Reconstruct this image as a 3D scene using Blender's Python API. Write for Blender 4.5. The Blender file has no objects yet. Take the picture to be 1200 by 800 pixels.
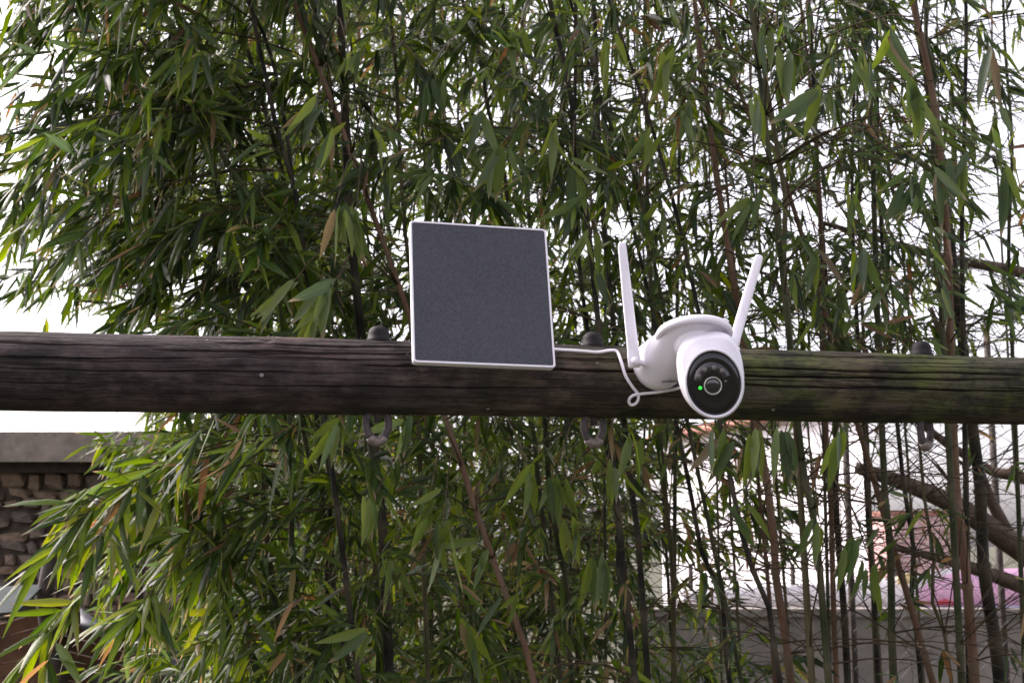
import bpy, bmesh, math, random
import numpy as np
from mathutils import Vector, Matrix

random.seed(11); rng = np.random.default_rng(11)
scene = bpy.context.scene
col = scene.collection
R = math.radians

# ------------------------------------------------------------------ camera
CAM = Vector((0, 0, 1.65)); PITCH = R(9.0); FPX = 1500.0
cd = bpy.data.cameras.new('camera'); cam = bpy.data.objects.new('camera', cd); col.objects.link(cam)
cam.location = CAM; cam.rotation_euler = (R(90) + PITCH, 0, 0)
cd.sensor_width = 36; cd.lens = 36 * FPX / 1200; cd.clip_start = 0.05; cd.clip_end = 2000
cd.dof.use_dof = True; cd.dof.focus_distance = 1.9; cd.dof.aperture_fstop = 14
scene.camera = cam

# ------------------------------------------------------------------ sky, sun, exposure
SUN_EL, SUN_AZ = R(42), R(-62)          # azimuth from +Y towards +X: behind the bamboo, to the left
w = bpy.data.worlds.new('World'); scene.world = w; w.use_nodes = True
nt = w.node_tree; bg = nt.nodes['Background']
sky = nt.nodes.new('ShaderNodeTexSky'); sky.sky_type = 'NISHITA'; sky.sun_disc = False
sky.sun_elevation = SUN_EL; sky.sun_rotation = SUN_AZ
sky.air_density = 1.0; sky.dust_density = 4.0; sky.ozone_density = 1.0
hs = nt.nodes.new('ShaderNodeHueSaturation'); hs.inputs['Saturation'].default_value = 0.22   # thin overcast
nt.links.new(sky.outputs[0], hs.inputs['Color'])
tint = nt.nodes.new('ShaderNodeMix'); tint.data_type = 'RGBA'; tint.blend_type = 'MULTIPLY'; tint.inputs[0].default_value = 1
tint.inputs[7].default_value = (1.03, .965, 1.03, 1)      # the photograph's slightly pink white balance
nt.links.new(hs.outputs[0], tint.inputs[6]); nt.links.new(tint.outputs[2], bg.inputs['Color']); bg.inputs['Strength'].default_value = 0.15
sd = bpy.data.lights.new('sun', 'SUN'); sd.energy = 1.5; sd.angle = R(12); sd.color = (1, .89, .82)
so = bpy.data.objects.new('sun', sd); col.objects.link(so)
sv = Vector((math.sin(SUN_AZ) * math.cos(SUN_EL), math.cos(SUN_AZ) * math.cos(SUN_EL), math.sin(SUN_EL)))
so.rotation_euler = (-sv).to_track_quat('-Z', 'Y').to_euler(); so.location = sv * 30
vs = scene.view_settings; vs.view_transform = 'Standard'; vs.look = 'None'; vs.gamma = 1; vs.exposure = 1.65
vs.use_curve_mapping = False
scene.cycles.max_bounces = 8; scene.cycles.transparent_max_bounces = 8
scene.cycles.use_denoising = True

# ------------------------------------------------------------------ helpers
FW = Vector((0, math.cos(PITCH), math.sin(PITCH))); UP = Vector((0, -math.sin(PITCH), math.cos(PITCH))); RT = Vector((1, 0, 0))
def P(px, py, d):
    """world point that stands at distance d along the view axis, for a spot measured in the photograph"""
    return CAM + d * (FW + (px - 600) / FPX * RT - (py - 400) / FPX * UP)
def lerp(a, b, t): return a + (b - a) * t

def tag(o, label=None, cat=None, group=None, kind=None):
    if label: o['label'] = label
    if cat: o['category'] = cat
    if group: o['group'] = group
    if kind: o['kind'] = kind
    return o
def empty(name, loc=(0, 0, 0)):
    o = bpy.data.objects.new(name, None); o.location = loc; o.empty_display_size = .05; col.objects.link(o); return o
def link(name, me, mat=None, parent=None, smooth=True):
    o = bpy.data.objects.new(name, me); col.objects.link(o)
    if mat and not me.materials: me.materials.append(mat)
    if smooth and len(me.polygons): me.polygons.foreach_set('use_smooth', np.ones(len(me.polygons), bool))
    if parent:
        o.parent = parent
        o.matrix_parent_inverse = Matrix.Translation(parent_loc(parent)).inverted()
    return o
def parent_loc(p):
    v = Vector(p.location) if p.parent is None else Vector((0, 0, 0))
    if p.parent: v = Vector((0, 0, 0))
    return v
def pyd(name, v, f, mat=None, parent=None, smooth=True):
    me = bpy.data.meshes.new(name); me.from_pydata([tuple(x) for x in v], [], f); me.update()
    return link(name, me, mat, parent, smooth)
def bmobj(name, bm, mat=None, parent=None, smooth=True):
    me = bpy.data.meshes.new(name); bm.normal_update(); bm.to_mesh(me); bm.free()
    return link(name, me, mat, parent, smooth)
def box_bm(bm, c, s, rz=0, bev=0.0):
    r = bmesh.ops.create_cube(bm, size=1)
    vs_ = r['verts']
    for v in vs_: v.co = Vector((v.co.x * s[0], v.co.y * s[1], v.co.z * s[2]))
    if bev:
        es = {e for v in vs_ for e in v.link_edges}
        rb = bmesh.ops.bevel(bm, geom=list(es), offset=bev, segments=2, affect='EDGES')
        vs_ = list({v for f in rb['faces'] for v in f.verts} | {v for v in vs_ if v.is_valid})
    m = Matrix.Translation(c) @ Matrix.Rotation(rz, 4, 'Z')
    for v in vs_: v.co = m @ v.co
def box(name, c, s, mat, parent=None, rz=0, bev=0.0, smooth=False):
    bm = bmesh.new(); box_bm(bm, Vector(c), s, rz, bev); return bmobj(name, bm, mat, parent, smooth)
def frame_of(d):
    d = d.normalized(); a = Vector((0, 0, 1)) if abs(d.z) < .9 else Vector((1, 0, 0))
    x = d.cross(a).normalized(); return x, d.cross(x).normalized()
def tube_data(pts, rad, n=8, cap=True, V=None, F=None):
    """tube along a polyline, appended to V, F"""
    V = [] if V is None else V; F = [] if F is None else F
    b0 = len(V); k = len(pts); prev = None
    for i, p in enumerate(pts):
        d = (pts[min(i + 1, k - 1)] - pts[max(i - 1, 0)])
        if d.length < 1e-9: d = Vector((0, 0, 1))
        d.normalize()
        if prev is None: x, y = frame_of(d)
        else:
            x = prev - d * prev.dot(d); x.normalize(); y = d.cross(x)
        prev = x; r = rad[i] if hasattr(rad, '__len__') else rad
        for j in range(n):
            a = 2 * math.pi * j / n
            V.append(p + (x * math.cos(a) + y * math.sin(a)) * r)
    for i in range(k - 1):
        for j in range(n):
            F.append((b0 + i * n + j, b0 + i * n + (j + 1) % n, b0 + (i + 1) * n + (j + 1) % n, b0 + (i + 1) * n + j))
    if cap:
        F.append(tuple(b0 + j for j in reversed(range(n)))); F.append(tuple(b0 + (k - 1) * n + j for j in range(n)))
    return V, F
def tube(name, pts, rad, mat, parent=None, n=10): 
    V, F = tube_data(pts, rad, n); return pyd(name, V, F, mat, parent)
def smooth_path(pts, sub=6):
    out = []
    for i in range(len(pts) - 1):
        p0 = pts[max(i - 1, 0)]; p1 = pts[i]; p2 = pts[i + 1]; p3 = pts[min(i + 2, len(pts) - 1)]
        for s in range(sub):
            t = s / sub
            out.append(.5 * ((2 * p1) + (p2 - p0) * t + (2 * p0 - 5 * p1 + 4 * p2 - p3) * t * t + (3 * p1 - p0 - 3 * p2 + p3) * t ** 3))
    out.append(pts[-1].copy()); return out

# ------------------------------------------------------------------ materials
def mat(name):
    m = bpy.data.materials.new(name); m.use_nodes = True
    t = m.node_tree; return m, t, t.nodes['Principled BSDF']
class N:
    """tiny node helper"""
    def __init__(s, t): s.t = t
    def n(s, kind, **kw):
        x = s.t.nodes.new(kind)
        for k, v in kw.items():
            if k.startswith('i_'): x.inputs[k[2:].replace('_', ' ')].default_value = v
            else: setattr(x, k, v)
        return x
    def l(s, a, b): s.t.links.new(a, b)
    def noise(s, vec, scale, detail=6, rough=.6):
        x = s.n('ShaderNodeTexNoise'); x.inputs['Scale'].default_value = scale; x.inputs['Detail'].default_value = detail
        x.inputs['Roughness'].default_value = rough
        if vec is not None: s.l(vec, x.inputs['Vector'])
        return x.outputs['Fac']
    def ramp(s, fac, stops, interp='LINEAR'):
        x = s.n('ShaderNodeValToRGB'); cr = x.color_ramp; cr.interpolation = interp
        while len(cr.elements) < len(stops): cr.elements.new(.5)
        for e, (p, c) in zip(cr.elements, stops): e.position = p; e.color = (*c, 1) if len(c) == 3 else c
        s.l(fac, x.inputs['Fac']); return x.outputs['Color']
    def mix(s, fac, a, b, blend='MIX'):
        x = s.n('ShaderNodeMix', data_type='RGBA', blend_type=blend)
        for src, k in ((fac, 0), (a, 6), (b, 7)):
            if hasattr(src, 'is_linked'): s.l(src, x.inputs[k])
            else: x.inputs[k].default_value = (*src, 1) if isinstance(src, tuple) and len(src) == 3 else src
        return x.outputs[2]
    def math(s, op, a, b=None):
        x = s.n('ShaderNodeMath', operation=op)
        for i, v in enumerate((a, b)):
            if v is None: continue
            if hasattr(v, 'is_linked'): s.l(v, x.inputs[i])
            else: x.inputs[i].default_value = v
        return x.outputs[0]
    def coord(s, out='Object', scale=None):
        c = s.n('ShaderNodeTexCoord').outputs[out]
        if scale:
            m = s.n('ShaderNodeMapping'); m.inputs['Scale'].default_value = scale; s.l(c, m.inputs['Vector']); c = m.outputs[0]
        return c
    def bump(s, h, strength, dist, bs):
        b = s.n('ShaderNodeBump'); b.inputs['Strength'].default_value = strength; b.inputs['Distance'].default_value = dist
        s.l(h, b.inputs['Height']); s.l(b.outputs[0], bs.inputs['Normal'])

def plain(name, c, rough=.5, metal=0., var=.12, scale=40, bump=0., spec=.5):
    m, t, b = mat(name); k = N(t); co = k.coord()
    nz = k.noise(co, scale, 5)
    c0 = tuple(x * (1 - var) for x in c); c1 = tuple(min(1, x * (1 + var)) for x in c)
    k.l(k.ramp(nz, [(.3, c0), (.7, c1)]), b.inputs['Base Color'])
    b.inputs['Roughness'].default_value = rough; b.inputs['Metallic'].default_value = metal
    b.inputs['Specular IOR Level'].default_value = spec
    if bump: k.bump(nz, bump, .01, b)
    return m

def leaf_material():
    m, t, b = mat('bamboo_leaf'); k = N(t)
    rnd = k.n('ShaderNodeAttribute', attribute_name='rnd').outputs['Fac']
    al = k.n('ShaderNodeAttribute', attribute_name='along').outputs['Fac']
    ac = k.n('ShaderNodeAttribute', attribute_name='across').outputs['Fac']
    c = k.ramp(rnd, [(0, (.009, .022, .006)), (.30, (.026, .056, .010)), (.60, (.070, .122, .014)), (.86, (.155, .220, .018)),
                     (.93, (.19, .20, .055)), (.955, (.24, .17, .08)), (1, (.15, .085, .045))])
    # dry tips and edges on some leaves
    w2 = k.math('FRACT', k.math('MULTIPLY', rnd, 37.7))
    tip = k.math('MULTIPLY', k.math('GREATER_THAN', w2, .55),
                 k.ramp(k.math('ADD', al, k.math('MULTIPLY', k.math('SUBTRACT', ac, .5), .25)), [(.80, (0, 0, 0)), (.93, (1, 1, 1))]))
    c = k.mix(tip, c, (.36, .27, .17))
    # veins and a paler midrib
    mid = k.ramp(k.math('ABSOLUTE', k.math('SUBTRACT', ac, .5)), [(.0, (1, 1, 1)), (.07, (0, 0, 0))])
    c = k.mix(k.math('MULTIPLY', mid, .35), c, (.17, .22, .09))
    # the underside is paler and greyer
    back = k.n('ShaderNodeNewGeometry').outputs['Backfacing']
    c2 = k.mix(.40, c, (.085, .110, .080)); c = k.mix(back, c, c2)
    st = k.n('ShaderNodeTexWave'); st.inputs['Scale'].default_value = 6; st.inputs['Distortion'].default_value = 0
    cmb = k.n('ShaderNodeCombineXYZ'); k.l(ac, cmb.inputs[0]); k.l(cmb.outputs[0], st.inputs['Vector'])
    k.bump(st.outputs['Fac'], .15, .001, b)
    k.l(k.mix(1.0, c, (.74, .74, .74), 'MULTIPLY'), b.inputs['Base Color']); b.inputs['Roughness'].default_value = .38; b.inputs['Specular IOR Level'].default_value = .36
    tr = k.n('ShaderNodeBsdfTranslucent')
    hv = k.n('ShaderNodeHueSaturation'); hv.inputs['Hue'].default_value = .478; hv.inputs['Saturation'].default_value = 1.25; hv.inputs['Value'].default_value = 2.3
    k.l(c, hv.inputs['Color']); k.l(hv.outputs[0], tr.inputs['Color'])
    mx = k.n('ShaderNodeMixShader'); mx.inputs[0].default_value = .42
    k.l(b.outputs[0], mx.inputs[1]); k.l(tr.outputs[0], mx.inputs[2])
    k.l(mx.outputs[0], t.nodes['Material Output'].inputs['Surface'])
    return m

def culm_material(name, c0, c1, c2):
    m, t, b = mat(name); k = N(t); co = k.coord('Object', (14, 14, 2.2))
    nz = k.noise(co, 3, 7, .65); c = k.ramp(nz, [(.3, c0), (.5, c1), (.72, c2)])
    n2 = k.noise(k.coord(), 55, 4); c = k.mix(k.ramp(n2, [(.58, (0, 0, 0)), (.78, (.35, .35, .35))]), c, (.13, .12, .09))
    nd = k.n('ShaderNodeAttribute', attribute_name='node').outputs['Fac']; c = k.mix(k.math('MULTIPLY', nd, .40), c, (.15, .125, .085))
    k.l(c, b.inputs['Base Color']); b.inputs['Roughness'].default_value = .6; b.inputs['Specular IOR Level'].default_value = .12; k.bump(nz, .25, .004, b); return m

def log_material():
    m, t, b = mat('weathered_log'); k = N(t)
    co = k.coord('Object'); g = k.coord('Object', (3.0, 15, 15)); g2 = k.coord('Object', (9, 110, 110))
    grain = k.noise(g, 2.2, 9, .66); fine = k.noise(g2, 1.6, 6, .6); pat = k.noise(co, 7.5, 6, .6)
    c = k.ramp(grain, [(.30, (.013, .008, .007)), (.46, (.046, .031, .029)), (.58, (.092, .066, .063)), (.74, (.15, .116, .112))])
    c = k.mix(.32, c, k.ramp(fine, [(.3, (.018, .014, .013)), (.7, (.105, .088, .085))]))
    # green algae in patches, more of it towards the damp end by the bamboo stems
    sep = k.n('ShaderNodeSeparateXYZ'); k.l(co, sep.inputs[0])
    mr = k.n('ShaderNodeMapRange'); k.l(sep.outputs[0], mr.inputs['Value']); mr.inputs['From Min'].default_value = -.25; mr.inputs['From Max'].default_value = .35
    alg = k.math('MULTIPLY', k.ramp(k.noise(k.coord('Object', (3.5, 9, 9)), 1.7, 7, .62), [(.34, (0, 0, 0)), (.56, (1, 1, 1))]), k.math('MULTIPLY', mr.outputs[0], 1.0))
    c = k.mix(alg, c, k.mix(fine, (.034, .044, .008), (.120, .138, .032)))
    # brown and violet-grey blotches, pale lichen specks
    c = k.mix(k.ramp(pat, [(.50, (0, 0, 0)), (.66, (.7, .7, .7))]), c, (.105, .066, .060))
    mot = k.noise(k.coord('Object', (11, 20, 20)), 1.5, 9, .72); c = k.mix(k.ramp(mot, [(.42, (.85, .85, .85)), (.58, (0, 0, 0))]), c, (.013, .011, .009))
    sp = k.n('ShaderNodeTexVoronoi'); sp.inputs['Scale'].default_value = 38; k.l(co, sp.inputs['Vector'])
    spk = k.math('MULTIPLY', k.math('LESS_THAN', sp.outputs['Distance'], .10), k.math('GREATER_THAN', k.noise(co, 22, 2), .60))
    c = k.mix(spk, c, (.24, .23, .22))
    crack = k.n('ShaderNodeAttribute', attribute_name='crack').outputs['Fac']
    c = k.mix(crack, c, (.010, .008, .007))
    k.l(c, b.inputs['Base Color']); b.inputs['Roughness'].default_value = .82; b.inputs['Specular IOR Level'].default_value = .25
    h = k.math('ADD', k.math('MULTIPLY', grain, .7), k.math('MULTIPLY', fine, .6))
    k.bump(h, 1.0, .012, b); return m

M = {}
M['leaf'] = leaf_material()
M['culm_black'] = culm_material('culm_black', (.006, .006, .005), (.011, .011, .009), (.026, .025, .020))
M['culm_green'] = culm_material('culm_green', (.012, .018, .008), (.024, .034, .013), (.055, .062, .026))
M['culm_brown'] = culm_material('culm_brown', (.060, .032, .020), (.115, .064, .040), (.18, .11, .075))
M['culm_olive'] = culm_material('culm_olive', (.030, .029, .012), (.060, .055, .025), (.11, .095, .05))
M['twig'] = culm_material('twig', (.022, .016, .009), (.050, .036, .020), (.10, .070, .040))
M['log'] = log_material()
M['white'] = plain('white_plastic', (.74, .71, .77), .40, var=.05, scale=22)
def weathered_white(name, c, rough):
    m, t, b = mat(name); k = N(t); co = k.coord()
    st = k.noise(k.coord('Object', (90, 90, 14)), 1.0, 6, .65); sp = k.noise(co, 260, 4, .7); bg_ = k.noise(co, 28, 4)
    q = k.mix(k.ramp(st, [(.52, (0, 0, 0)), (.78, (.22, .22, .22))]), c, (.44, .41, .38))
    q = k.mix(k.ramp(sp, [(.66, (0, 0, 0)), (.74, (.35, .35, .35))]), q, (.30, .27, .23))
    q = k.mix(k.ramp(bg_, [(.5, (0, 0, 0)), (.8, (.18, .18, .18))]), q, (.55, .52, .54))
    k.l(q, b.inputs['Base Color']); k.l(k.ramp(bg_, [(.3, (rough - .06,) * 3), (.7, (rough + .12,) * 3)]), b.inputs['Roughness']); return m
M['white'] = weathered_white('white_plastic', (.76, .73, .79), .40)
M['white2'] = plain('white_plastic_soft', (.73, .71, .75), .5, var=.02, scale=60)
M['black_gloss'] = plain('black_acrylic', (.006, .006, .008), .10, var=.1)
M['black_matte'] = plain('black_plastic', (.018, .017, .019), .45, var=.2)
M['smoke'] = plain('smoked_window', (.034, .031, .035), .22, var=.15)
M['led'] = plain('infrared_diode', (.13, .11, .11), .25, var=.1)
M['ring'] = plain('lens_ring', (.55, .54, .50), .3, metal=.6, var=.05)
m, t, b = mat('lens_glass'); b.inputs['Base Color'].default_value = (.004, .003, .006, 1); b.inputs['Roughness'].default_value = .04; b.inputs['Coat Weight'].default_value = 1; M['lens'] = m
m, t, b = mat('green_diode'); b.inputs['Base Color'].default_value = (.02, .5, .03, 1); b.inputs['Emission Color'].default_value = (.03, 1, .06, 1); b.inputs['Emission Strength'].default_value = .3; M['green'] = m
M['slot'] = plain('shadow_slot', (.10, .095, .10), .6)
M['cap'] = plain('black_cap', (.014, .012, .013), .62, var=.5, scale=70, spec=.15)
M['steel'] = plain('rusty_steel', (.062, .050, .050), .7, metal=.1, var=.45, scale=120, bump=.4)
M['worn'] = plain('worn_steel', (.20, .165, .15), .5, metal=.3, var=.3, scale=150, bump=.2)

def panel_material():
    m, t, b = mat('solar_cells'); k = N(t); co = k.coord('Object', (1, 1, 1))
    sep = k.n('ShaderNodeSeparateXYZ'); k.l(co, sep.inputs[0])
    x = k.math('ABSOLUTE', k.math('SUBTRACT', k.math('FRACT', k.math('MULTIPLY', sep.outputs[0], 64.)), .5))
    y = k.math('ABSOLUTE', k.math('SUBTRACT', k.math('FRACT', k.math('MULTIPLY', sep.outputs[1], 900.)), .5))
    line = k.math('GREATER_THAN', x, .475); fin = k.math('GREATER_THAN', y, .38)
    sp = k.noise(k.coord('Object'), 420, 3, .7); big = k.noise(k.coord('Object'), 9, 4)
    c = k.ramp(sp, [(.32, (.022, .023, .032)), (.68, (.056, .057, .072))])
    c = k.mix(k.ramp(big, [(.4, (0, 0, 0)), (.8, (.35, .35, .35))]), c, (.062, .062, .078))
    c = k.mix(k.math('MULTIPLY', line, .07), c, (.11, .11, .13)); c = k.mix(k.math('MULTIPLY', fin, .12), c, (.02, .02, .03))
    k.l(c, b.inputs['Base Color']); b.inputs['Roughness'].default_value = .42; b.inputs['Specular IOR Level'].default_value = .35
    k.bump(sp, .1, .0004, b); return m
M['cells'] = panel_material()

# ================================================================== SETTING
def ground_material():
    m, t, b = mat('ground'); k = N(t); co = k.coord()
    n1 = k.noise(co, .7, 8); n2 = k.noise(co, 22, 8, .7)
    c = k.mix(n2, k.ramp(n1, [(.35, (.05, .066, .022)), (.65, (.085, .072, .045))]), (.06, .055, .035))
    k.l(c, b.inputs['Base Color']); b.inputs['Roughness'].default_value = .95; k.bump(n2, .8, .05, b); return m
g = 40; vsx = []; fsx = []
xs = np.concatenate([-np.geomspace(900, 1, 18), np.linspace(-.9, .9, 4), np.geomspace(1, 900, 18)])
ys = xs
for yy in ys:
    for xx in xs:
        r_ = math.hypot(xx, yy)
        z = .03 * math.sin(xx * 1.3 + .4) * math.cos(yy * .9) if r_ < 60 else 0
        vsx.append((xx, yy, z - .03))
n_ = len(xs)
for i in range(n_ - 1):
    for j in range(n_ - 1): fsx.append((i * n_ + j, i * n_ + j + 1, (i + 1) * n_ + j + 1, (i + 1) * n_ + j))
tag(pyd('ground', vsx, fsx, ground_material()), kind='structure')

# ------------------------------------------------------------------ swing beam (round log)
BA = P(10, 434, 1.60); BB = P(1190, 457.5, 1.885); BR = .0495
bdir = (BB - BA).normalized(); BL = (BB - BA).length
bmid = (BA + BB) / 2
def beam_at_px(px):
    """point on the axis seen at column px"""
    lo, hi = -.5, 1.5
    for _ in range(50):
        t = (lo + hi) / 2; q = BA + (BB - BA) * t - CAM
        x = 600 + FPX * q.dot(RT) / q.dot(FW)
        if x < px: lo = t
        else: hi = t
    return BA + (BB - BA) * t
def on_beam(px, py, off=.003):
    """the spot of the log's front skin seen at a pixel, lifted off by a little"""
    ray = (P(px, py, 1) - CAM).normalized(); w0 = CAM - BA
    a = ray - bdir * ray.dot(bdir); c = w0 - bdir * w0.dot(bdir); r = BR + off
    A, B, C_ = a.dot(a), 2 * a.dot(c), c.dot(c) - r * r
    D = max(B * B - 4 * A * C_, 0); s = (-B - math.sqrt(D)) / (2 * A)
    return CAM + ray * s

frame_thing = empty('swing_set', (bmid.x, bmid.y, 0))
tag(frame_thing, 'dark weathered round log beam with cracks and green algae crossing the whole picture', 'log beam')
def build_log():
    L0, L1 = -BL / 2 - .75, BL / 2 + .75; nx, na = 700, 460
    X = np.linspace(L0, L1, nx)[:, None]; A = np.concatenate([np.linspace(-1.9, 1.9, 400, endpoint=False), np.linspace(1.9, 2 * np.pi - 1.9, 60, endpoint=False)])[None, :]
    r = np.full((nx, na), BR)
    def wav(fx, fa, ph, amp): return amp * np.sin(fx * X + ph) * np.cos(fa * A + ph * 1.7)
    for fx, fa, ph, amp in ((3.3, 1, 4.3, .0016), (7.9, 2, 5.1, .0010), (2.1, 1, .3, .0014), (5.3, 2, 1.1, .0009), (9.7, 3, 2.2, .0006), (17, 4, .7, .0005), (31, 6, 3.1, .0004), (3.7, 9, 2.6, .0004), (2.9, 17, 1.9, .0003)):
        r = r + wav(fx, fa, ph, amp)
    crack = np.zeros((nx, na))
    rr = np.random.default_rng(5)
    # angle: 0 = local +Y (towards the camera side), pi/2 = up
    specs = [(.55, -.15, .75, .55, .0070, .028), (.18, .20, .95, .42, .0080, .030), (.36, .42, .62, .22, .0065, .026), (-.12, .45, .80, .2, .0050, .024), (.46, .02, .36, .2, .003, .014),
             (.62, -.72, .42, .35, .0040, .02), (.25, -.62, .30, .3, .0050, .02), (-.05, -.5, .45, .3, .003, .016), (.85, -.2, .5, .4, .005, .02), (.95, .4, .5, .3, .004, .02), (.40, -.3, .3, .2, .003, .015), (-.35, -.2, .5, .2, .003, .016)]
    for k in range(46): specs.append((rr.uniform(-1.0, 1.35), rr.uniform(-.75, .75), rr.uniform(.06, .32), 0, rr.uniform(.001, .0026), rr.uniform(.009, .015)))
    for a0, x0, ln, _, dep, wd in specs:
        ph = rr.uniform(0, 6)
        path = a0 + .035 * np.sin(X * 6 + ph) + .014 * np.sin(X * 23 + ph * 2) + .007 * np.sin(X * 71 + ph)
        s = np.clip(1 - np.abs((X - x0) / (ln / 2)), 0, 1) ** .45
        da = (A - path + np.pi) % (2 * np.pi) - np.pi
        prof = np.exp(-(da / wd) ** 2) * s
        r = r - dep * prof; crack = np.maximum(crack, prof * min(1, .35 + dep / .004))
    # knots
    for x0, a0, hgt in ((-.42, .05, .004), (-.385, .9, .003), (.30, -.2, .0025), (-.62, -.4, .003)):
        da = (A - a0 + np.pi) % (2 * np.pi) - np.pi; q = ((X - x0) / .022) ** 2 + (da * BR / .017) ** 2
        r = r + hgt * np.exp(-q) - hgt * 1.2 * np.exp(-q * 9)
    Y = -np.cos(A) * r; Z = np.sin(A) * r
    V = np.stack([np.broadcast_to(X, r.shape), Y, Z], -1).reshape(-1, 3)
    i = np.arange(nx - 1)[:, None] * na; j = np.arange(na)[None, :]; j2 = (j + 1) % na
    F = np.stack([i + j, i + na + j, i + na + j2, i + j2], -1).reshape(-1, 4)
    me = bpy.data.meshes.new('crossbeam'); me.from_pydata(V.tolist(), [], F.tolist() + [list(range(na))[::1], list(range((nx - 1) * na, nx * na))[::-1]])
    at = me.attributes.new('crack', 'FLOAT', 'POINT'); at.data.foreach_set('value', crack.reshape(-1).astype('f4'))
    me.update(); me.materials.append(M['log'])
    o = link('crossbeam', me, None, None)
    x = bdir; yv = Vector((0, 0, 1)).cross(x).normalized() * -1; z = x.cross(yv)
    if z.z < 0: yv = -yv; z = -z
    # local -Y faces the camera
    o.matrix_world = Matrix(((x.x, yv.x, z.x, bmid.x), (x.y, yv.y, z.y, bmid.y), (x.z, yv.z, z.z, bmid.z), (0, 0, 0, 1)))
    o.parent = frame_thing; o.matrix_parent_inverse = Matrix.Translation(frame_thing.location).inverted()
    bm = bmesh.new(); bm.from_mesh(me); bmesh.ops.recalc_face_normals(bm, faces=bm.faces); bm.to_mesh(me); bm.free()
build_log()
side = Vector((-bdir.y, bdir.x, 0)).normalized()
for e in (-1, 1):                                   # A-frame legs that carry the log, beyond the picture's edges
    top = bmid + bdir * (BL / 2 + .62) * e
    for s in (-1, 1):
        foot = Vector((top.x, top.y, 0)) + side * s * .75 + bdir * e * .12
        d = (top - foot).normalized()
        tp = top + side * s * .062 * 1 - d * .02
        tube('leg', [foot - Vector((0, 0, .1)), lerp(foot, tp, .33), lerp(foot, tp, .66), tp + d * .1], [.047, .046, .045, .044], M['log'], frame_thing, 20)

# ------------------------------------------------------------------ swing hangers: dome cap above the log, steel loop below
def hanger(px, lab, rot, rust):
    c = beam_at_px(px); root = empty('swing_hanger', c + Vector((0, 0, -BR)))
    tag(root, lab, 'swing hanger', 'swing hangers bolted through the log')
    bm = bmesh.new(); prof = [(.0165, 0), (.0172, .003), (.0150, .0045), (.0143, .011), (.0128, .0165), (.0088, .0205), (.0035, .0222), (0, .0224)]
    n = 24; rows = []
    for (r, z) in prof:
        if r == 0: rows.append([bm.verts.new(c + Vector((0, 0, BR - .002 + z)))]); continue
        rows.append([bm.verts.new(c + Vector((r * math.cos(2 * math.pi * j / n), r * math.sin(2 * math.pi * j / n), BR - .002 + z))) for j in range(n)])
    for a, b_ in zip(rows[:-1], rows[1:]):
        for j in range(n):
            if len(b_) == 1: bm.faces.new((a[j], a[(j + 1) % n], b_[0]))
            else: bm.faces.new((a[j], a[(j + 1) % n], b_[(j + 1) % n], b_[j]))
    bmobj('dome_cap', bm, M['cap'], root)
    tube('bolt', [c + Vector((0, 0, BR + .004)), c - Vector((0, 0, BR + .010))], .005, M['steel'], root, 12)
    ax = Vector((math.cos(rot), math.sin(rot), 0))
    pts = []
    for a, rx, rz in [(i / 22, .0145, .019) for i in range(23)]:
        th = math.pi * (1.12 - 1.24 * a) if False else math.pi * (1.30 + a * 1.40 - .5 + .0) 
        pts.append(c + Vector((0, 0, -BR - .017)) + ax * math.cos(th + .0) * rx + Vector((0, 0, math.sin(th) * rz)))
    # closed loop, slightly pear shaped
    pts = [c + Vector((0, 0, -BR - .013)) + ax * math.cos(a) * (.0150 + .002 * math.sin(a)) + Vector((0, 0, math.sin(a) * .0215)) for a in [math.pi / 2 + 2 * math.pi * i / 36 for i in range(37)]]
    lp = tube('loop', pts, .0052, M['steel'], root, 12)
    bot = [c + Vector((0, 0, -BR - .013)) + ax * math.cos(a) * .0145 + Vector((0, 0, math.sin(a) * .0215)) for a in [-math.pi / 2 - .75 + 1.5 * i / 10 for i in range(11)]]
    tube('bushing', bot, [.0058] + [.0066] * 9 + [.0058], M['worn'], root, 12)
hanger(443, 'black dome cap and steel loop on log, left of solar panel', .35, 0)
hanger(695, 'black dome cap and steel loop on log, between solar panel and camera', .5, 0)
hanger(1082, 'black dome cap and dark loop on log, right of camera near the brown cane', .8, 1)

# ------------------------------------------------------------------ solar panel
TL, TR, BRc, BLc = P(480, 258, 1.672), P(640, 268, 1.715), P(652, 431, 1.638), P(484, 424, 1.595)
pc = (TL + TR + BRc + BLc) / 4
ux = ((TR - TL) + (BRc - BLc)).normalized(); uy = ((TL - BLc) + (TR - BRc)); uy = (uy - ux * uy.dot(ux)).normalized(); un = ux.cross(uy)
PW = ((TR - TL).length + (BRc - BLc).length) / 2; PH = ((TL - BLc).length + (TR - BRc).length) / 2
if un.dot(CAM - pc) < 0: un = -un
PM = Matrix(((ux.x, uy.x, un.x, pc.x), (ux.y, uy.y, un.y, pc.y), (ux.z, uy.z, un.z, pc.z), (0, 0, 0, 1)))
mount_c = on_beam(568, 412, 0)
sp_root = empty('solar_panel', beam_at_px(568) + Vector((0, 0, BR)))
tag(sp_root, 'square dark blue-grey solar panel with thin white frame on the log', 'solar panel')
def place(o, root):
    o.matrix_world = PM; o.parent = root; o.matrix_parent_inverse = Matrix.Translation(root.location).inverted(); return o
def rounded_rect(w_, h_, r, n=6):
    pts = []
    for cx, cy, a0 in ((w_ / 2 - r, h_ / 2 - r, 0), (-w_ / 2 + r, h_ / 2 - r, 90), (-w_ / 2 + r, -h_ / 2 + r, 180), (w_ / 2 - r, -h_ / 2 + r, 270)):
        for i in range(n + 1): a = R(a0 + 90 * i / n); pts.append((cx + r * math.cos(a), cy + r * math.sin(a)))
    return pts
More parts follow.
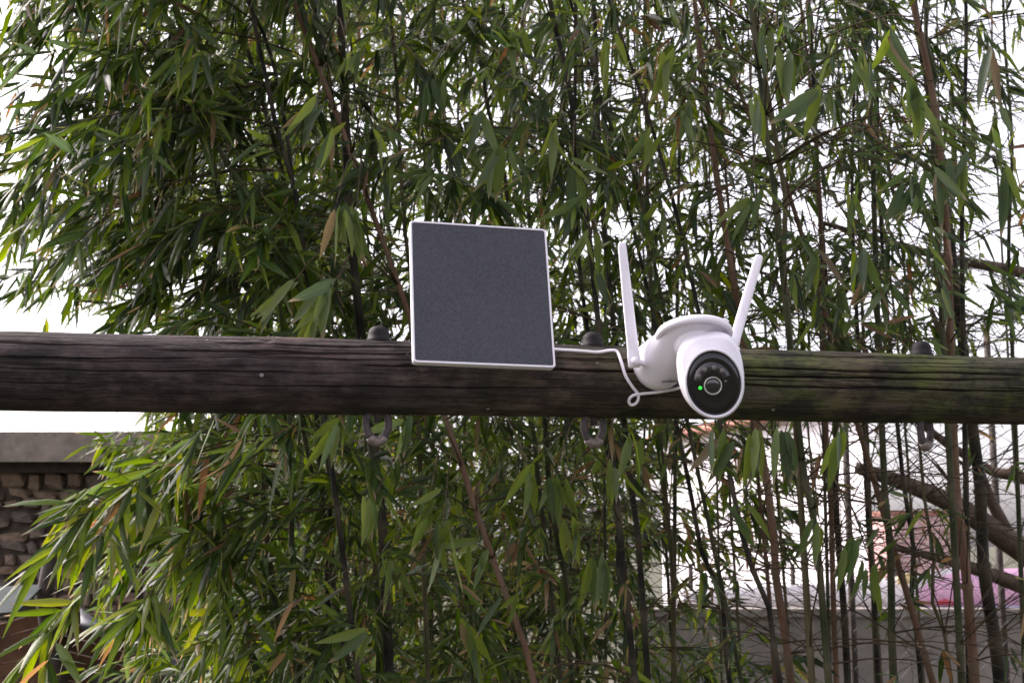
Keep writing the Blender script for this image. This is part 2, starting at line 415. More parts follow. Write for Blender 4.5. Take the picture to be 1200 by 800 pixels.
def plate(rings):
    """rings of (w, h, r, z) lofted and capped"""
    V, F = [], []; n = None
    for (w_, h_, r, z) in rings:
        p = rounded_rect(w_, h_, r); n = len(p); V += [(x, y, z) for x, y in p]
    for i in range(len(rings) - 1):
        for j in range(n): F.append((i * n + j, i * n + (j + 1) % n, (i + 1) * n + (j + 1) % n, (i + 1) * n + j))
    return V, F, n
V, F, n = plate([(PW - .006, PH - .006, .003, -.012), (PW - .001, PH - .001, .005, -.011), (PW, PH, .005, -.002), (PW - .0012, PH - .0012, .005, .0), (PW - .0056, PH - .0056, .003, .0), (PW - .0060, PH - .0060, .003, -.0012)])
F.append(tuple(reversed(range(n))))
place(pyd('panel_frame', V, F, M['white'], None, False), sp_root)
V, F, n = plate([(PW - .0058, PH - .0058, .003, -.010), (PW - .0058, PH - .0058, .003, -.0010)])
F.append(tuple(range(n, 2 * n))); F.append(tuple(reversed(range(n))))
place(pyd('cell_sheet', V, F, M['cells'], None, False), sp_root)
# mounting bracket behind: ball joint arm down to a foot screwed on the log
back = pc - un * .012; foot = beam_at_px(566) + Vector((0, -.018, BR - .004))
br = tube('bracket_arm', smooth_path([back + un * .001, back - un * .022, lerp(back - un * .035, foot, .5) + Vector((0, .006, 0)), foot + Vector((0, 0, .012)), foot - Vector((0, 0, .002))], 5), [.019] + [.009] * 18 + [.013, .016], M['white2'], sp_root, 14)
box('bracket_foot', foot + Vector((0, 0, .002)), (.052, .034, .008), M['white2'], sp_root, math.atan2(bdir.y, bdir.x), .002)

# ------------------------------------------------------------------ pan-tilt camera
Dc = P(813, 392, 1.665); Bc = P(772, 427, 1.722)
pt = empty('security_camera', Bc + Vector((0, .02, 0)))
tag(pt, 'white plastic security camera with round swivel head and two antennas on the log', 'camera')
def pobj(name, bm, m_, smooth=True, parent=None):
    return bmobj(name, bm, m_, parent or pt, smooth)
dn = Vector((-.03, .30, 1)).normalized()           # disc axis, leaning back
dx = Vector((1, 0, 0)); dx = (dx - dn * dx.dot(dn)).normalized(); dy = dn.cross(dx)
def disc_pt(r, a, z): return Dc + dx * r * math.cos(a) + dy * r * math.sin(a) + dn * z
# arm shell: hull of the round wall base and the swivel plate
bm = bmesh.new()
bn = Vector((.20, -.97, -.05)).normalized(); bx, by = frame_of(bn)
for th in np.linspace(0, math.pi / 2, 9):
    for a in np.linspace(0, 2 * math.pi, 40, endpoint=False):
        r = .0350 * math.cos(th) ** .75 if th < 1.56 else 0
        bm.verts.new(Bc + (bx * math.cos(a) + by * math.sin(a)) * r + bn * (.026 * math.sin(th)))
for a in np.linspace(0, 2 * math.pi, 40, endpoint=False):
    for (z, r) in ((-.001, .0350), (-.012, .0340), (-.018, .0310)): bm.verts.new(Bc + (bx * math.cos(a) + by * math.sin(a)) * r + bn * z)
for a in np.linspace(0, 2 * math.pi, 48, endpoint=False):
    for (z, r) in ((.0062, .036), (.0050, .042), (.001, .0455), (-.003, .044)): bm.verts.new(disc_pt(r, a, z) )
bmesh.ops.convex_hull(bm, input=bm.verts)
bmesh.ops.delete(bm, geom=[v for v in bm.verts if not v.link_faces], context='VERTS')
o = pobj('arm_shell', bm, M['white'])
md = o.modifiers.new('s', 'REMESH'); md.mode = 'VOXEL'; md.voxel_size = .0016; md.use_smooth_shade = True
ms = o.modifiers.new('sm', 'SMOOTH'); ms.factor = .5; ms.iterations = 8
# swivel disc with a rounded rim
bm = bmesh.new(); prof = [(0, .0105), (.030, .0098), (.042, .0078), (.0480, .0050), (.0502, .0015), (.0505, -.0020), (.0490, -.0052), (.0460, -.0060), (.0452, -.0045), (.0, -.0045)]
n = 56; rows = []
for r, z in prof: rows.append([bm.verts.new(disc_pt(0, 0, z))] if r == 0 else [bm.verts.new(disc_pt(r, 2 * math.pi * j / n, z)) for j in range(n)])
for a, b_ in zip(rows[:-1], rows[1:]):
    for j in range(n):
        j2 = (j + 1) % n
        if len(a) == 1: bm.faces.new((a[0], b_[j], b_[j2]))
        elif len(b_) == 1: bm.faces.new((a[j2], a[j], b_[0]))
        else: bm.faces.new((a[j], b_[j], b_[j2], a[j2]))
bmesh.ops.recalc_face_normals(bm, faces=bm.faces); pobj('swivel_disc', bm, M['white'])
# head: rounded egg cut by the oval face
hc = P(833, 440, 1.640)
hn = Vector((-.06, -1, -.17)).normalized(); ht = Vector((-.13, 0, 1)); ht = (ht - hn * ht.dot(hn)).normalized(); hsx = ht.cross(hn).normalized()
if hsx.x < 0: hsx = -hsx
HA, HBT, HBB, HC = .0418, .0560, .0525, .046
def sg(v, p): return math.copysign(abs(v) ** p, v)
def hp(a, ph):
    """ph: 0 at the back pole .. pi at the front; squarer at the top where it meets the swivel disc"""
    top = math.sin(a) > 0; e = 2 / (3.0 if top else 2.15); ez = 2 / 2.3
    s_ = math.sin(ph); x = HA * sg(math.cos(a), e) * s_ ** ez; y = (HBT if top else HBB) * sg(math.sin(a), e) * s_ ** ez; z = -HC * sg(math.cos(ph), ez)
    if not top: x *= 1 - .05 * (-y / HBB)
    return x, y, z
bm = bmesh.new(); n = 72; rows = []; zc = .028; last = None
def hv(q): return bm.verts.new(hc + hsx * q[0] + ht * q[1] + hn * q[2])
for i in range(1, 60):
    ph = math.pi * i / 60
    if hp(0, ph)[2] > zc: break
    rows.append([hv(hp(2 * math.pi * j / n, ph)) for j in range(n)]); last = ph
FA, FB, FY = .0338, .0405, -.0085        # the oval face sits low on the head
def face_ring(k, z): return [(FA * k * math.cos(2 * math.pi * j / n), FB * k * math.sin(2 * math.pi * j / n) + FY, z) for j in range(n)]
for k, z in ((1.125, zc + .0000), (1.08, zc + .0034), (1.05, zc + .0042), (1.02, zc + .0038), (1.0, zc + .002), (.985, zc - .006)):
    rows.append([hv(q) for q in face_ring(k, z)])
pole = bm.verts.new(hc - hn * HC)
for j in range(n): bm.faces.new((pole, rows[0][(j + 1) % n], rows[0][j]))
for a, b_ in zip(rows[:-1], rows[1:]):
    for j in range(n): bm.faces.new((a[j], a[(j + 1) % n], b_[(j + 1) % n], b_[j]))
bmesh.ops.recalc_face_normals(bm, faces=bm.faces); head = pobj('head', bm, M['white'])
# neck that joins head and disc
tube('neck', [Dc + dn * .0, Dc - dn * .012, lerp(Dc - dn * .012, hc, .25)], [.030, .029, .028], M['white2'], pt, 28)
# black oval face, slightly domed
bm = bmesh.new(); rows = []
for k, z in ((.99, -.004), (.985, .0008), (.95, .0024), (.84, .0040), (.74, .0046), (.70, .0042), (.45, .0050), (.2, .0054)): rows.append([hv(q) for q in face_ring(k, zc + z)])
ce = bm.verts.new(hc + hn * (zc + .0055) + ht * FY)
for a, b_ in zip(rows[:-1], rows[1:]):
    for j in range(n): bm.faces.new((a[j], a[(j + 1) % n], b_[(j + 1) % n], b_[j]))
for j in range(n): bm.faces.new((rows[-1][j], rows[-1][(j + 1) % n], ce))
bmesh.ops.recalc_face_normals(bm, faces=bm.faces); fp = pobj('face_plate', bm, M['black_gloss'])
def fpt(x, y, z): return hc + hsx * x + ht * y + hn * (zc + z)
LX, LY = -.0022, -.0112      # lens centre on the face
# smoked crescent window with four infrared diodes
V, F = [], []; K = 28
for i in range(K + 1):
    a = R(168 - 156 * i / K)
    for r in (.0150, .0285 - .003 * abs(i / K - .5) * 2):
        V.append(fpt(LX + .92 * r * math.cos(a), LY + .004 + r * math.sin(a) * .92, .0064 - 0.9 * max(0, r - .016) ** 1 * .14)); 
for i in range(K): F.append((2 * i, 2 * i + 1, 2 * i + 3, 2 * i + 2))
o = pyd('infrared_window', V, F, M['smoke'], fp); sm_ = o.modifiers.new('t', 'SOLIDIFY'); sm_.thickness = .0012; sm_.offset = 0
def dome(name, c, axis, r, hgt, m_, parent, n=20, rings=5):
    bm = bmesh.new(); x, y = frame_of(axis); rows = []
    for i in range(rings):
        th = math.pi / 2 * i / rings
        rows.append([bm.verts.new(c + (x * math.cos(2 * math.pi * j / n) + y * math.sin(2 * math.pi * j / n)) * r * math.cos(th) + axis * hgt * math.sin(th)) for j in range(n)])
    tp = bm.verts.new(c + axis * hgt)
    for a, b_ in zip(rows[:-1], rows[1:]):
        for j in range(n): bm.faces.new((a[j], a[(j + 1) % n], b_[(j + 1) % n], b_[j]))
    for j in range(n): bm.faces.new((rows[-1][j], rows[-1][(j + 1) % n], tp))
    bmesh.ops.recalc_face_normals(bm, faces=bm.faces); return bmobj(name, bm, m_, parent)
for a in (148, 113, 76, 42):
    dome('infrared_diode', fpt(LX + .0188 * math.cos(R(a)), LY + .005 + .0178 * math.sin(R(a)), .0066), hn, .0031, .0012, M['led'], fp)
def ring_obj(name, c, axis, r0, r1, z, m_, parent, n=40):
    x, y = frame_of(axis); V, F = [], []
    for (r, zz) in ((r1, -.003), (r1, z * .6), (r1 - .0006, z), (r0 + .0006, z), (r0, z * .6), (r0, -.003)):
        V += [c + (x * math.cos(2 * math.pi * j / n) + y * math.sin(2 * math.pi * j / n)) * r + axis * zz for j in range(n)]
    for i in range(5):
        for j in range(n): F.append((i * n + j, i * n + (j + 1) % n, (i + 1) * n + (j + 1) % n, (i + 1) * n + j))
    return pyd(name, V, F, m_, parent)
ring_obj('lens_ring', fpt(LX, LY, .0058), hn, .0098, .0114, .0022, M['ring'], fp)
dome('lens', fpt(LX, LY, .0052), hn, .0097, .0028, M['lens'], fp, 32, 7)
dome('status_light', fpt(LX - .0160, LY - .0005, .0056), hn, .0023, .0012, M['green'], fp)
dome('light_sensor', fpt(LX + .0165, LY + .0035, .0056), hn, .0016, .0008, M['led'], fp)
# antennas: flat paddles on hinges
def paddle(name, p0, p1, w0, w1, th, facing):
    d = (p1 - p0); x = d.cross(facing).normalized(); nn = x.cross(d).normalized(); V, F = [], []
    stations = [(0, .8), (.02, 1), (.12, 1), (.14, .93), (.5, 1.0), (.96, 1), (.99, .85), (1.0, .55)]
    nring = 12
    for t, k in stations:
        w_ = lerp(w0, w1, t) * k; hh = th * lerp(1, .75, t) * k
        for j in range(nring):
            a = 2 * math.pi * j / nring; ca, sa = math.cos(a), math.sin(a)
            V.append(p0 + d * t + x * w_ * math.copysign(abs(ca) ** .6, ca) + nn * hh * math.copysign(abs(sa) ** .6, sa))
    for i in range(len(stations) - 1):
        for j in range(nring): F.append((i * nring + j, i * nring + (j + 1) % nring, (i + 1) * nring + (j + 1) % nring, (i + 1) * nring + j))
    F.append(tuple(reversed(range(nring)))); F.append(tuple((len(stations) - 1) * nring + j for j in range(nring)))
    return pyd(name, V, F, M['white'], pt)
an = paddle('antenna', P(744, 431, 1.690), P(728.5, 284, 1.700),   .0088, .0056, .0040, Vector((.1, -1, 0)))
tube('hinge_pin', [P(743, 424, 1.684), P(752, 425, 1.690), P(765, 428, 1.704)], [.0042, .0040, .0040], M['white'], an, 14)
tube('hinge_knuckle', [P(744.5, 423, 1.676), P(744.5, 423, 1.698)], .0058, M['white'], an, 16)
an = paddle('antenna', P(857, 412, 1.708), P(890, 299, 1.728), .0080, .0058, .0040, Vector((-.1, -1, 0)))
tube('hinge_pin', [P(857, 408, 1.706), P(840, 405, 1.700)], .0045, M['white'], an, 14)
# vent slot in the base and small screw
sl = on_beam(785, 446, .03)
def hit_base(px, py):
    ray = (P(px, py, 1) - CAM).normalized(); return CAM + ray * ((Bc - CAM).dot(bn) + .0245) / ray.dot(bn)
pa, pb = hit_base(775, 447), hit_base(795, 446.5)
tube('vent_slot', [pa, lerp(pa, pb, .5) + bn * .0012, pb], [.0008, .0012, .0008], M['slot'], pt, 8)

# ------------------------------------------------------------------ white cable from panel to camera
cp = [P(640, 408, 1.690), on_beam(654, 409.5), on_beam(678, 411), on_beam(700, 412.5), on_beam(714, 410.5), on_beam(723, 412), on_beam(728, 424), on_beam(733, 440), on_beam(741, 453), on_beam(746.5, 460), on_beam(748, 467, .006),
      on_beam(744.5, 473, .007), on_beam(739, 474, .006), on_beam(737, 469, .005), on_beam(741.5, 463.5, .007), on_beam(751, 461.5), on_beam(770, 459.5), on_beam(790, 456, .006), P(806, 452, 1.66)]
cb = tube('power_cable', smooth_path(cp, 7), .0021, M['white2'], None, 10)
tag(cb, 'thin white cable with a small loop, from solar panel to camera', 'cable')

# ================================================================== BACKGROUND
def stone_mesh(seed):
    rs = random.Random(seed); bm = bmesh.new(); bmesh.ops.create_icosphere(bm, subdivisions=1, radius=.5)
    for v in bm.verts:
        k = rs.uniform(.86, 1.12); c = v.co
        v.co = Vector((sg(c.x * 2, .6) * .5 * k, sg(c.y * 2, .6) * .5 * k, sg(c.z * 2, .6) * .5 * k))
    me = bpy.data.meshes.new('stone'); bm.normal_update(); bm.to_mesh(me); bm.free(); return me
def stone_material(name, cols):
    m, t, b = mat(name); k = N(t); oi = k.n('ShaderNodeObjectInfo').outputs['Random']
    c = k.ramp(oi, [(i / (len(cols) - 1), q) for i, q in enumerate(cols)])
    nz = k.noise(k.coord(), 3.5, 7, .65); c = k.mix(k.ramp(nz, [(.35, (0, 0, 0)), (.7, (.6, .6, .6))]), c, (.06, .048, .042))
    k.l(c, b.inputs['Base Color']); b.inputs['Roughness'].default_value = .9; k.bump(nz, .7, .06, b); return m
M['stone'] = stone_material('rubble_stone', [(.20, .13, .095), (.31, .225, .155), (.14, .115, .105), (.27, .175, .115), (.34, .255, .19), (.11, .088, .078)])
M['mortar'] = plain('earth_mortar', (.075, .058, .046), .95, var=.35, scale=30, bump=.5)
M['eaves'] = plain('weathered_timber', (.20, .165, .14), .8, var=.3, scale=14, bump=.3)
M['fascia'] = plain('dark_timber', (.050, .038, .032), .85, var=.4, scale=18, bump=.3)
M['rust'] = plain('rust_board', (.095, .045, .022), .9, var=.7, scale=7, bump=.6)
M['sheet'] = plain('grey_sheet', (.065, .075, .074), .85, var=.25, scale=6, spec=.08)
M['tarp'] = plain('black_tarp', (.010, .011, .013), .28, var=.4, scale=10, bump=.5)
M['bark'] = culm_material('bark', (.045, .030, .022), (.085, .060, .045), (.14, .10, .08))
M['render_white'] = plain('white_render', (.80, .76, .78), .9, var=.06, scale=2.2, bump=.1)
M['concrete'] = plain('grey_concrete', (.215, .19, .168), .9, var=.25, scale=5, bump=.3)
M['terracotta'] = plain('terracotta', (.30, .13, .09), .8, var=.3, scale=8)
M['pink'] = plain('pink_vinyl', (.76, .44, .64), .45, var=.06, scale=4)
M['vinyl'] = plain('white_vinyl', (.80, .76, .78), .45, var=.05, scale=4)
M['yellow'] = plain('yellow_vinyl', (.72, .56, .26), .45, var=.05)
M['blue'] = plain('pale_blue_vinyl', (.42, .52, .68), .45, var=.08)
M['red'] = plain('red_vinyl', (.55, .06, .09), .45)
M['wire'] = plain('galvanised_wire', (.10, .10, .10), .5, metal=.4)
m, t, b = mat('pink_brick'); k = N(t); bt = k.n('ShaderNodeTexBrick')
bt.inputs['Scale'].default_value = 4.0; bt.inputs['Color1'].default_value = (.50, .27, .25, 1); bt.inputs['Color2'].default_value = (.60, .36, .33, 1); bt.inputs['Mortar'].default_value = (.62, .52, .50, 1)
bt.inputs['Mortar Size'].default_value = .03; k.l(k.coord('Generated', (9, 9, 9)), bt.inputs['Vector'])
mp = k.n('ShaderNodeMapping'); mp.inputs['Rotation'].default_value = (R(90), 0, 0); k.l(k.coord('Object'), mp.inputs['Vector']); k.l(mp.outputs[0], bt.inputs['Vector'])
k.l(bt.outputs['Color'], b.inputs['Base Color']); b.inputs['Roughness'].default_value = .85; M['brick'] = m

# --- stone outbuilding on the left
d0 = 8.0
p_el = P(-60, 575, d0); wx0, wx1 = P(-420, 600, d0).x, P(430, 600, d0).x; wy = P(100, 600, d0).y; ztop = P(100, 545, d0).z
sb = empty('stone_outbuilding', ((wx0 + wx1) / 2, wy, 0)); tag(sb, 'low brown rubble stone building with pale timber eaves, far left behind the bamboo', 'building')
box('wall', ((wx0 + wx1) / 2, wy + .30, ztop / 2), (wx1 - wx0, .5, ztop), M['mortar'], sb)
meshes = [stone_mesh(i) for i in range(7)]
for me in meshes: me.materials.append(M['stone'])
rs = random.Random(3); z = 1.02
while z < ztop - .04:
    hgt = rs.uniform(.055, .11); x = P(-60, 600, d0).x + rs.uniform(-.05, 0)
    while x < P(345, 600, d0).x:
        wd = rs.uniform(.06, .19)
        o = bpy.data.objects.new('stone', rs.choice(meshes)); col.objects.link(o)
        o.parent = sb; o.matrix_parent_inverse = Matrix.Translation(sb.location).inverted()
        o.location = (x + wd / 2, wy + .045 + rs.uniform(-.012, .015), z + hgt / 2 + rs.uniform(-.022, .022)); o.scale = (wd * 1.06, .12, hgt * rs.uniform(.85, 1.35))
        o.rotation_euler = (rs.uniform(-.1, .1), rs.uniform(-.28, .28) + (math.pi if rs.random() < .5 else 0), 0)
        x += wd + rs.uniform(.004, .014)
    z += hgt + .006
# eaves: purlin, overhanging roof boards
for i in range(9):
    xx = lerp(wx0, P(300, 600, d0).x, i / 8)
    box('rafter', (xx, wy - .01, ztop + .093), (.07, .40, .085), M['eaves'], sb)
box('fascia_board', ((wx0 + wx1) / 2, wy - .235, ztop + .085), (wx1 - wx0 + .5, .025, .15), M['eaves'], sb)
box('purlin', ((wx0 + wx1) / 2, wy - .02, ztop + .0), (wx1 - wx0 + .2, .10, .09), M['fascia'], sb)
V = [(wx0 - .3, wy - .22, ztop + .145), (wx1 + .2, wy - .22, ztop + .145), (wx1 + .2, wy + 1.6, ztop + .20), (wx0 - .3, wy + 1.6, ztop + .20)]
V += [(a, b_, c + .05) for a, b_, c in V]
pyd('roof', V, [(3, 2, 1, 0), (4, 5, 6, 7), (0, 1, 5, 4), (1, 2, 6, 5), (2, 3, 7, 6), (3, 0, 4, 7)], M['eaves'], sb, False)

# --- wood shelter at the lower left: rust boards, dark post, grey sheet, black tarp
d1 = 5.2
sh = empty('wood_shelter', (P(90, 750, d1).x, P(90, 750, d1).y, 0)); tag(sh, 'rust-brown board shelter with grey sheet and black tarp, lower left corner', 'shelter')
def quad_slab(name, pts, th, m_, parent):
    nrm = (pts[1] - pts[0]).cross(pts[3] - pts[0]).normalized() * th
    V = [p for p in pts] + [p + nrm for p in pts]
    return pyd(name, V, [(0, 1, 2, 3), (7, 6, 5, 4), (0, 4, 5, 1), (1, 5, 6, 2), (2, 6, 7, 3), (3, 7, 4, 0)], m_, parent, False)
for i in range(7):
    y0, y1 = 712 + i * 17, 712 + i * 17 + 15
    quad_slab('board', [P(-40, y0 + 30 - i * 2, d1), P(62, y0 + 2, d1 - .02), P(62, y1 + 2, d1 - .02), P(-40, y1 + 30 - i * 2, d1)], .02, M['rust'], sh)
    quad_slab('board', [P(64, y0 - 4, d1 - .02), P(210, y0 + 34, d1 + .3), P(210, y1 + 34, d1 + .3), P(64, y1 - 4, d1 - .02)], .02, M['rust'], sh)
tube('post', [P(62, 640, d1 - .07), P(52, 700, d1 - .08), P(58, 740, d1 - .08), P(70, 790, d1 - .07), P(76, 900, d1 - .06), Vector((P(78, 900, d1).x, P(78, 900, d1).y, 0))], [.03, .035, .036, .034, .034, .034], M['fascia'], sh, 12)
quad_slab('grey_sheet', [P(-60, 690, d1 - .25), P(52, 684, d1 - .05), P(20, 716, d1 - .45), P(-60, 722, d1 - .6)], .012, M['sheet'], sh)
quad_slab('tie_beam', [P(-40, 712, d1 - .03), P(60, 703, d1 - .03), P(60, 712, d1 - .03), P(-40, 728, d1 - .03)], .05, M['fascia'], sh)
tv = []
for i in range(9):
    for j in range(4):
        px = lerp(95, 235, i / 8); py = lerp(712, 775, (i / 8) ** .9) + j * 7 + 3 * math.sin(i * 2.1 + j)
        tv.append(P(px, py, d1 - .10 + .2 * i / 8 - .05 * j + .02 * math.sin(i * 1.7 + j * 2)))
pyd('tarp', tv, [(i * 4 + j, i * 4 + j + 1, (i + 1) * 4 + j + 1, (i + 1) * 4 + j) for i in range(8) for j in range(3)], M['tarp'], sh).modifiers.new('t', 'SOLIDIFY').thickness = .008
box('plinth', (P(70, 800, d1).x, P(70, 800, d1).y + .12, .56), (1.0, .12, 1.12), M['fascia'], sh)

# --- white rendered house behind the stems on the right
d2 = 14.0
wn_, wf_ = Vector((P(1014, 600, 11.2).x, P(1014, 600, 11.2).y, 0)), Vector((P(775, 600, 14.9).x, P(775, 600, 14.9).y, 0))
hz = P(800, 512, 14.5).z; hw_ = (wf_ - wn_); hl_ = hw_.length; hd_ = hw_.normalized(); ho_ = Vector((-hd_.y, hd_.x, 0))
if ho_.y > 0: ho_ = -ho_
wh = empty('white_house', (wn_ + wf_) / 2); tag(wh, 'low white rendered house with terracotta roof edge behind the right-hand stems', 'building')
def prism(name, foot, z0, z1, m_, parent):
    k_ = len(foot); V = [Vector((p.x, p.y, z0)) for p in foot] + [Vector((p.x, p.y, z1)) for p in foot]
    return pyd(name, V, [tuple(reversed(range(k_))), tuple(range(k_, 2 * k_))] + [(i, (i + 1) % k_, k_ + (i + 1) % k_, k_ + i) for i in range(k_)], m_, parent, False)
dpt = Vector((1.0, 5.0, 0))
prism('wall', [wn_, wn_ + dpt, wf_ + dpt, wf_], 0, hz, M['render_white'], wh)
e_ = .10
prism('roof', [wn_ + ho_ * e_ - hd_ * .03, wn_ + dpt - hd_ * e_, wf_ + dpt + hd_ * e_, wf_ + ho_ * e_ + hd_ * e_], hz + .002, hz + .09, M['terracotta'], wh)
tube('gutter', [wn_ + ho_ * .14 + Vector((0, 0, hz + .02)), wf_ + ho_ * .14 + Vector((0, 0, hz + .02))], .04, M['terracotta'], wh, 10)
prism('plinth', [wn_ + ho_ * .03, wn_ + ho_ * .001, wf_ + ho_ * .001, wf_ + ho_ * .03], 0, .5, M['concrete'], wh)

# --- pink brick house further back
d3 = 17.0
kx0, kx1 = P(1046, 600, d3).x, P(1112, 600, d3).x; ky = P(1080, 600, d3).y; kz = P(1080, 603, d3).z
kh = empty('brick_house', ((kx0 + kx1) / 2, ky, 0)); tag(kh, 'pink brick building behind the stems, right of the white house', 'building')
box('wall', ((kx0 + kx1) / 2, ky + 1.5, kz / 2), (kx1 - kx0, 3, kz), M['brick'], kh)
box('coping', ((kx0 + kx1) / 2, ky + 1.5, kz + .03), (kx1 - kx0 + .08, 3.08, .06), M['terracotta'], kh)

# --- grey garden wall with a banner along its top
d4 = 7.2
def wl(px, py, d=d4): return P(px, py, d)
gx0, gx1 = wl(745, 715).x, wl(1420, 715).x; gz = wl(1000, 713).z; gy = wl(1000, 713).y
gw = empty('garden_wall', ((gx0 + gx1) / 2, gy, 0)); tag(gw, 'plain grey concrete garden wall low behind the bamboo stems', 'wall')
box('wall_face', ((gx0 + gx1) / 2, gy + .1, (gz - .05) / 2), (gx1 - gx0, .18, gz - .05), M['concrete'], gw)
box('wall_coping', ((gx0 + gx1) / 2, gy + .1, gz - .025), (gx1 - gx0, .23, .05), M['concrete'], gw, 0, .008)
bn_ = empty('banner', (wl(1100, 712).x, gy + .25, gz)); tag(bn_, 'pink and white vinyl banner stretched above the grey garden wall, lower right', 'banner')
def strip(name, pxs, m_, off=0):
    V, F = [], []; K = len(pxs); yb = gy + .28 - off
    for (px, t_, b_) in pxs:
        for py in (t_, lerp(t_, b_, .5), b_):
            q = wl(px, py, d4 + .28); V.append((q.x, yb + .012 * math.sin(q.x * 9 + py * .05), q.z))
    for i in range(K - 1):
        for j in range(2): F.append((i * 3 + j, i * 3 + j + 1, (i + 1) * 3 + j + 1, (i + 1) * 3 + j))
    o = pyd(name, V, F, m_, bn_); o.modifiers.new('t', 'SOLIDIFY').thickness = .004; return o
strip('white_panel', [(800, 690, 716), (870, 688, 716), (940, 685, 716), (1010, 680, 716), (1046, 676, 716), (1080, 672, 716), (1120, 664, 690), (1135, 663, 670)], M['vinyl'], 0)
strip('pink_panel', [(1076, 690, 712), (1100, 676, 712), (1130, 668, 712), (1180, 666, 712), (1230, 664, 712), (1290, 660, 712)], M['pink'], .014)
strip('yellow_patch', [(1052, 672, 684), (1060, 671, 684), (1068, 671, 683)], M['yellow'], .014)
strip('blue_edge', [(1046, 712, 717), (1100, 711, 716), (1160, 710, 715), (1230, 709, 714), (1290, 708, 713)], M['blue'], .022)
strip('red_mark', [(1098, 704, 708), (1108, 701, 708), (1119, 705, 708)], M['red'], .022)
for px in (810, 930, 1050, 1170, 1285):
    q = wl(px, 690, d4 + .33); tube('pole', [Vector((q.x, gy + .33, 0)), Vector((q.x, gy + .33, wl(px, 660, d4 + .33).z))], .014, M['fascia'], bn_, 10)

# --- chain-link fence, far right
d5 = 6.2
cf = empty('wire_fence', (P(1120, 600, d5).x, P(1120, 600, d5).y, 0)); tag(cf, 'dark wire mesh fence behind the stems, right side above the grey wall', 'fence')
fx0, fx1 = P(990, 500, d5).x, P(1330, 500, d5).x; fy = P(1100, 500, d5).y; fz0, fz1 = .05, P(1100, 385, d5).z
V, F = [], []; pit = .085
kk = np.arange(-60, 90)
for s in (1, -1):
    for q in kk:
        x0 = fx0 + q * pit; a = Vector((x0, fy + s * .003, fz0)); b_ = Vector((x0 + s * (fz1 - fz0), fy + s * .003, fz1))
        # clip to the panel
        def clip(a, b_):
            t0, t1 = 0., 1.; dxx = b_.x - a.x
            for lim, sgn in ((fx0, 1), (fx1, -1)):
                if dxx == 0: continue
                tt = (lim - a.x) / dxx
                if dxx * sgn > 0: t0 = max(t0, tt)
                else: t1 = min(t1, tt)
            return (a + (b_ - a) * t0, a + (b_ - a) * t1) if t1 - t0 > .01 else None
        r_ = clip(a, b_)
        if r_: tube_data(list(r_),   .0009, 4, False, V, F)
tag(pyd('wire_mesh', V, F, M['wire'], cf), kind='stuff')
for px in (992, 1165, 1328): 
    q = P(px, 500, d5); tube('fence_post', [Vector((q.x, fy + .03, 0)), Vector((q.x, fy + .03, fz1 + .05))], .016, M['fascia'], cf, 10)

# --- bare tree to the right whose limbs cross behind the stems
tr = empty('bare_tree', (P(1300, 700, 5.0).x, P(1300, 700, 5.0).y, 0)); tag(tr, 'brown bare tree limbs slanting behind the bamboo at the right edge', 'tree')
tb = Vector(tr.location)
tube('trunk', smooth_path([tb, tb + Vector((.02, 0, .8)), P(1290, 690, 5.0), P(1300, 560, 5.05), P(1330, 380, 5.1), P(1350, 100, 5.2)], 5), list(np.linspace(.13, .06, 26)), M['bark'], tr, 14)
def limb(pts, r0, r1): 
    q = smooth_path(pts, 5); tube('limb', q, list(np.linspace(r0, r1, len(q))), M['bark'], tr, 9)
limb([P(1292, 690, 5.0), P(1235, 668, 4.95), P(1180, 632, 4.9), P(1120, 592, 4.85), P(1060, 566, 4.8), P(1005, 548, 4.75)], .062, .022)
limb([P(1294, 715, 5.0), P(1210, 690, 4.9), P(1160, 672, 4.8), P(1110, 656, 4.8), P(1045, 640, 4.8)], .040, .012)
limb([P(1190, 640, 4.9), P(1150, 560, 4.9), P(1130, 470, 4.95), P(1090, 360, 5)], .026, .010)
limb([P(1325, 400, 5.1), P(1230, 330, 5.0), P(1100, 300, 4.9), P(960, 260, 4.9)], .035, .008)
limb([P(1290, 600, 5.0), P(1200, 560, 5.0), P(1150, 545, 5.1), P(1050, 470, 5.2), P(1000, 380, 5.2)], .03, .008)

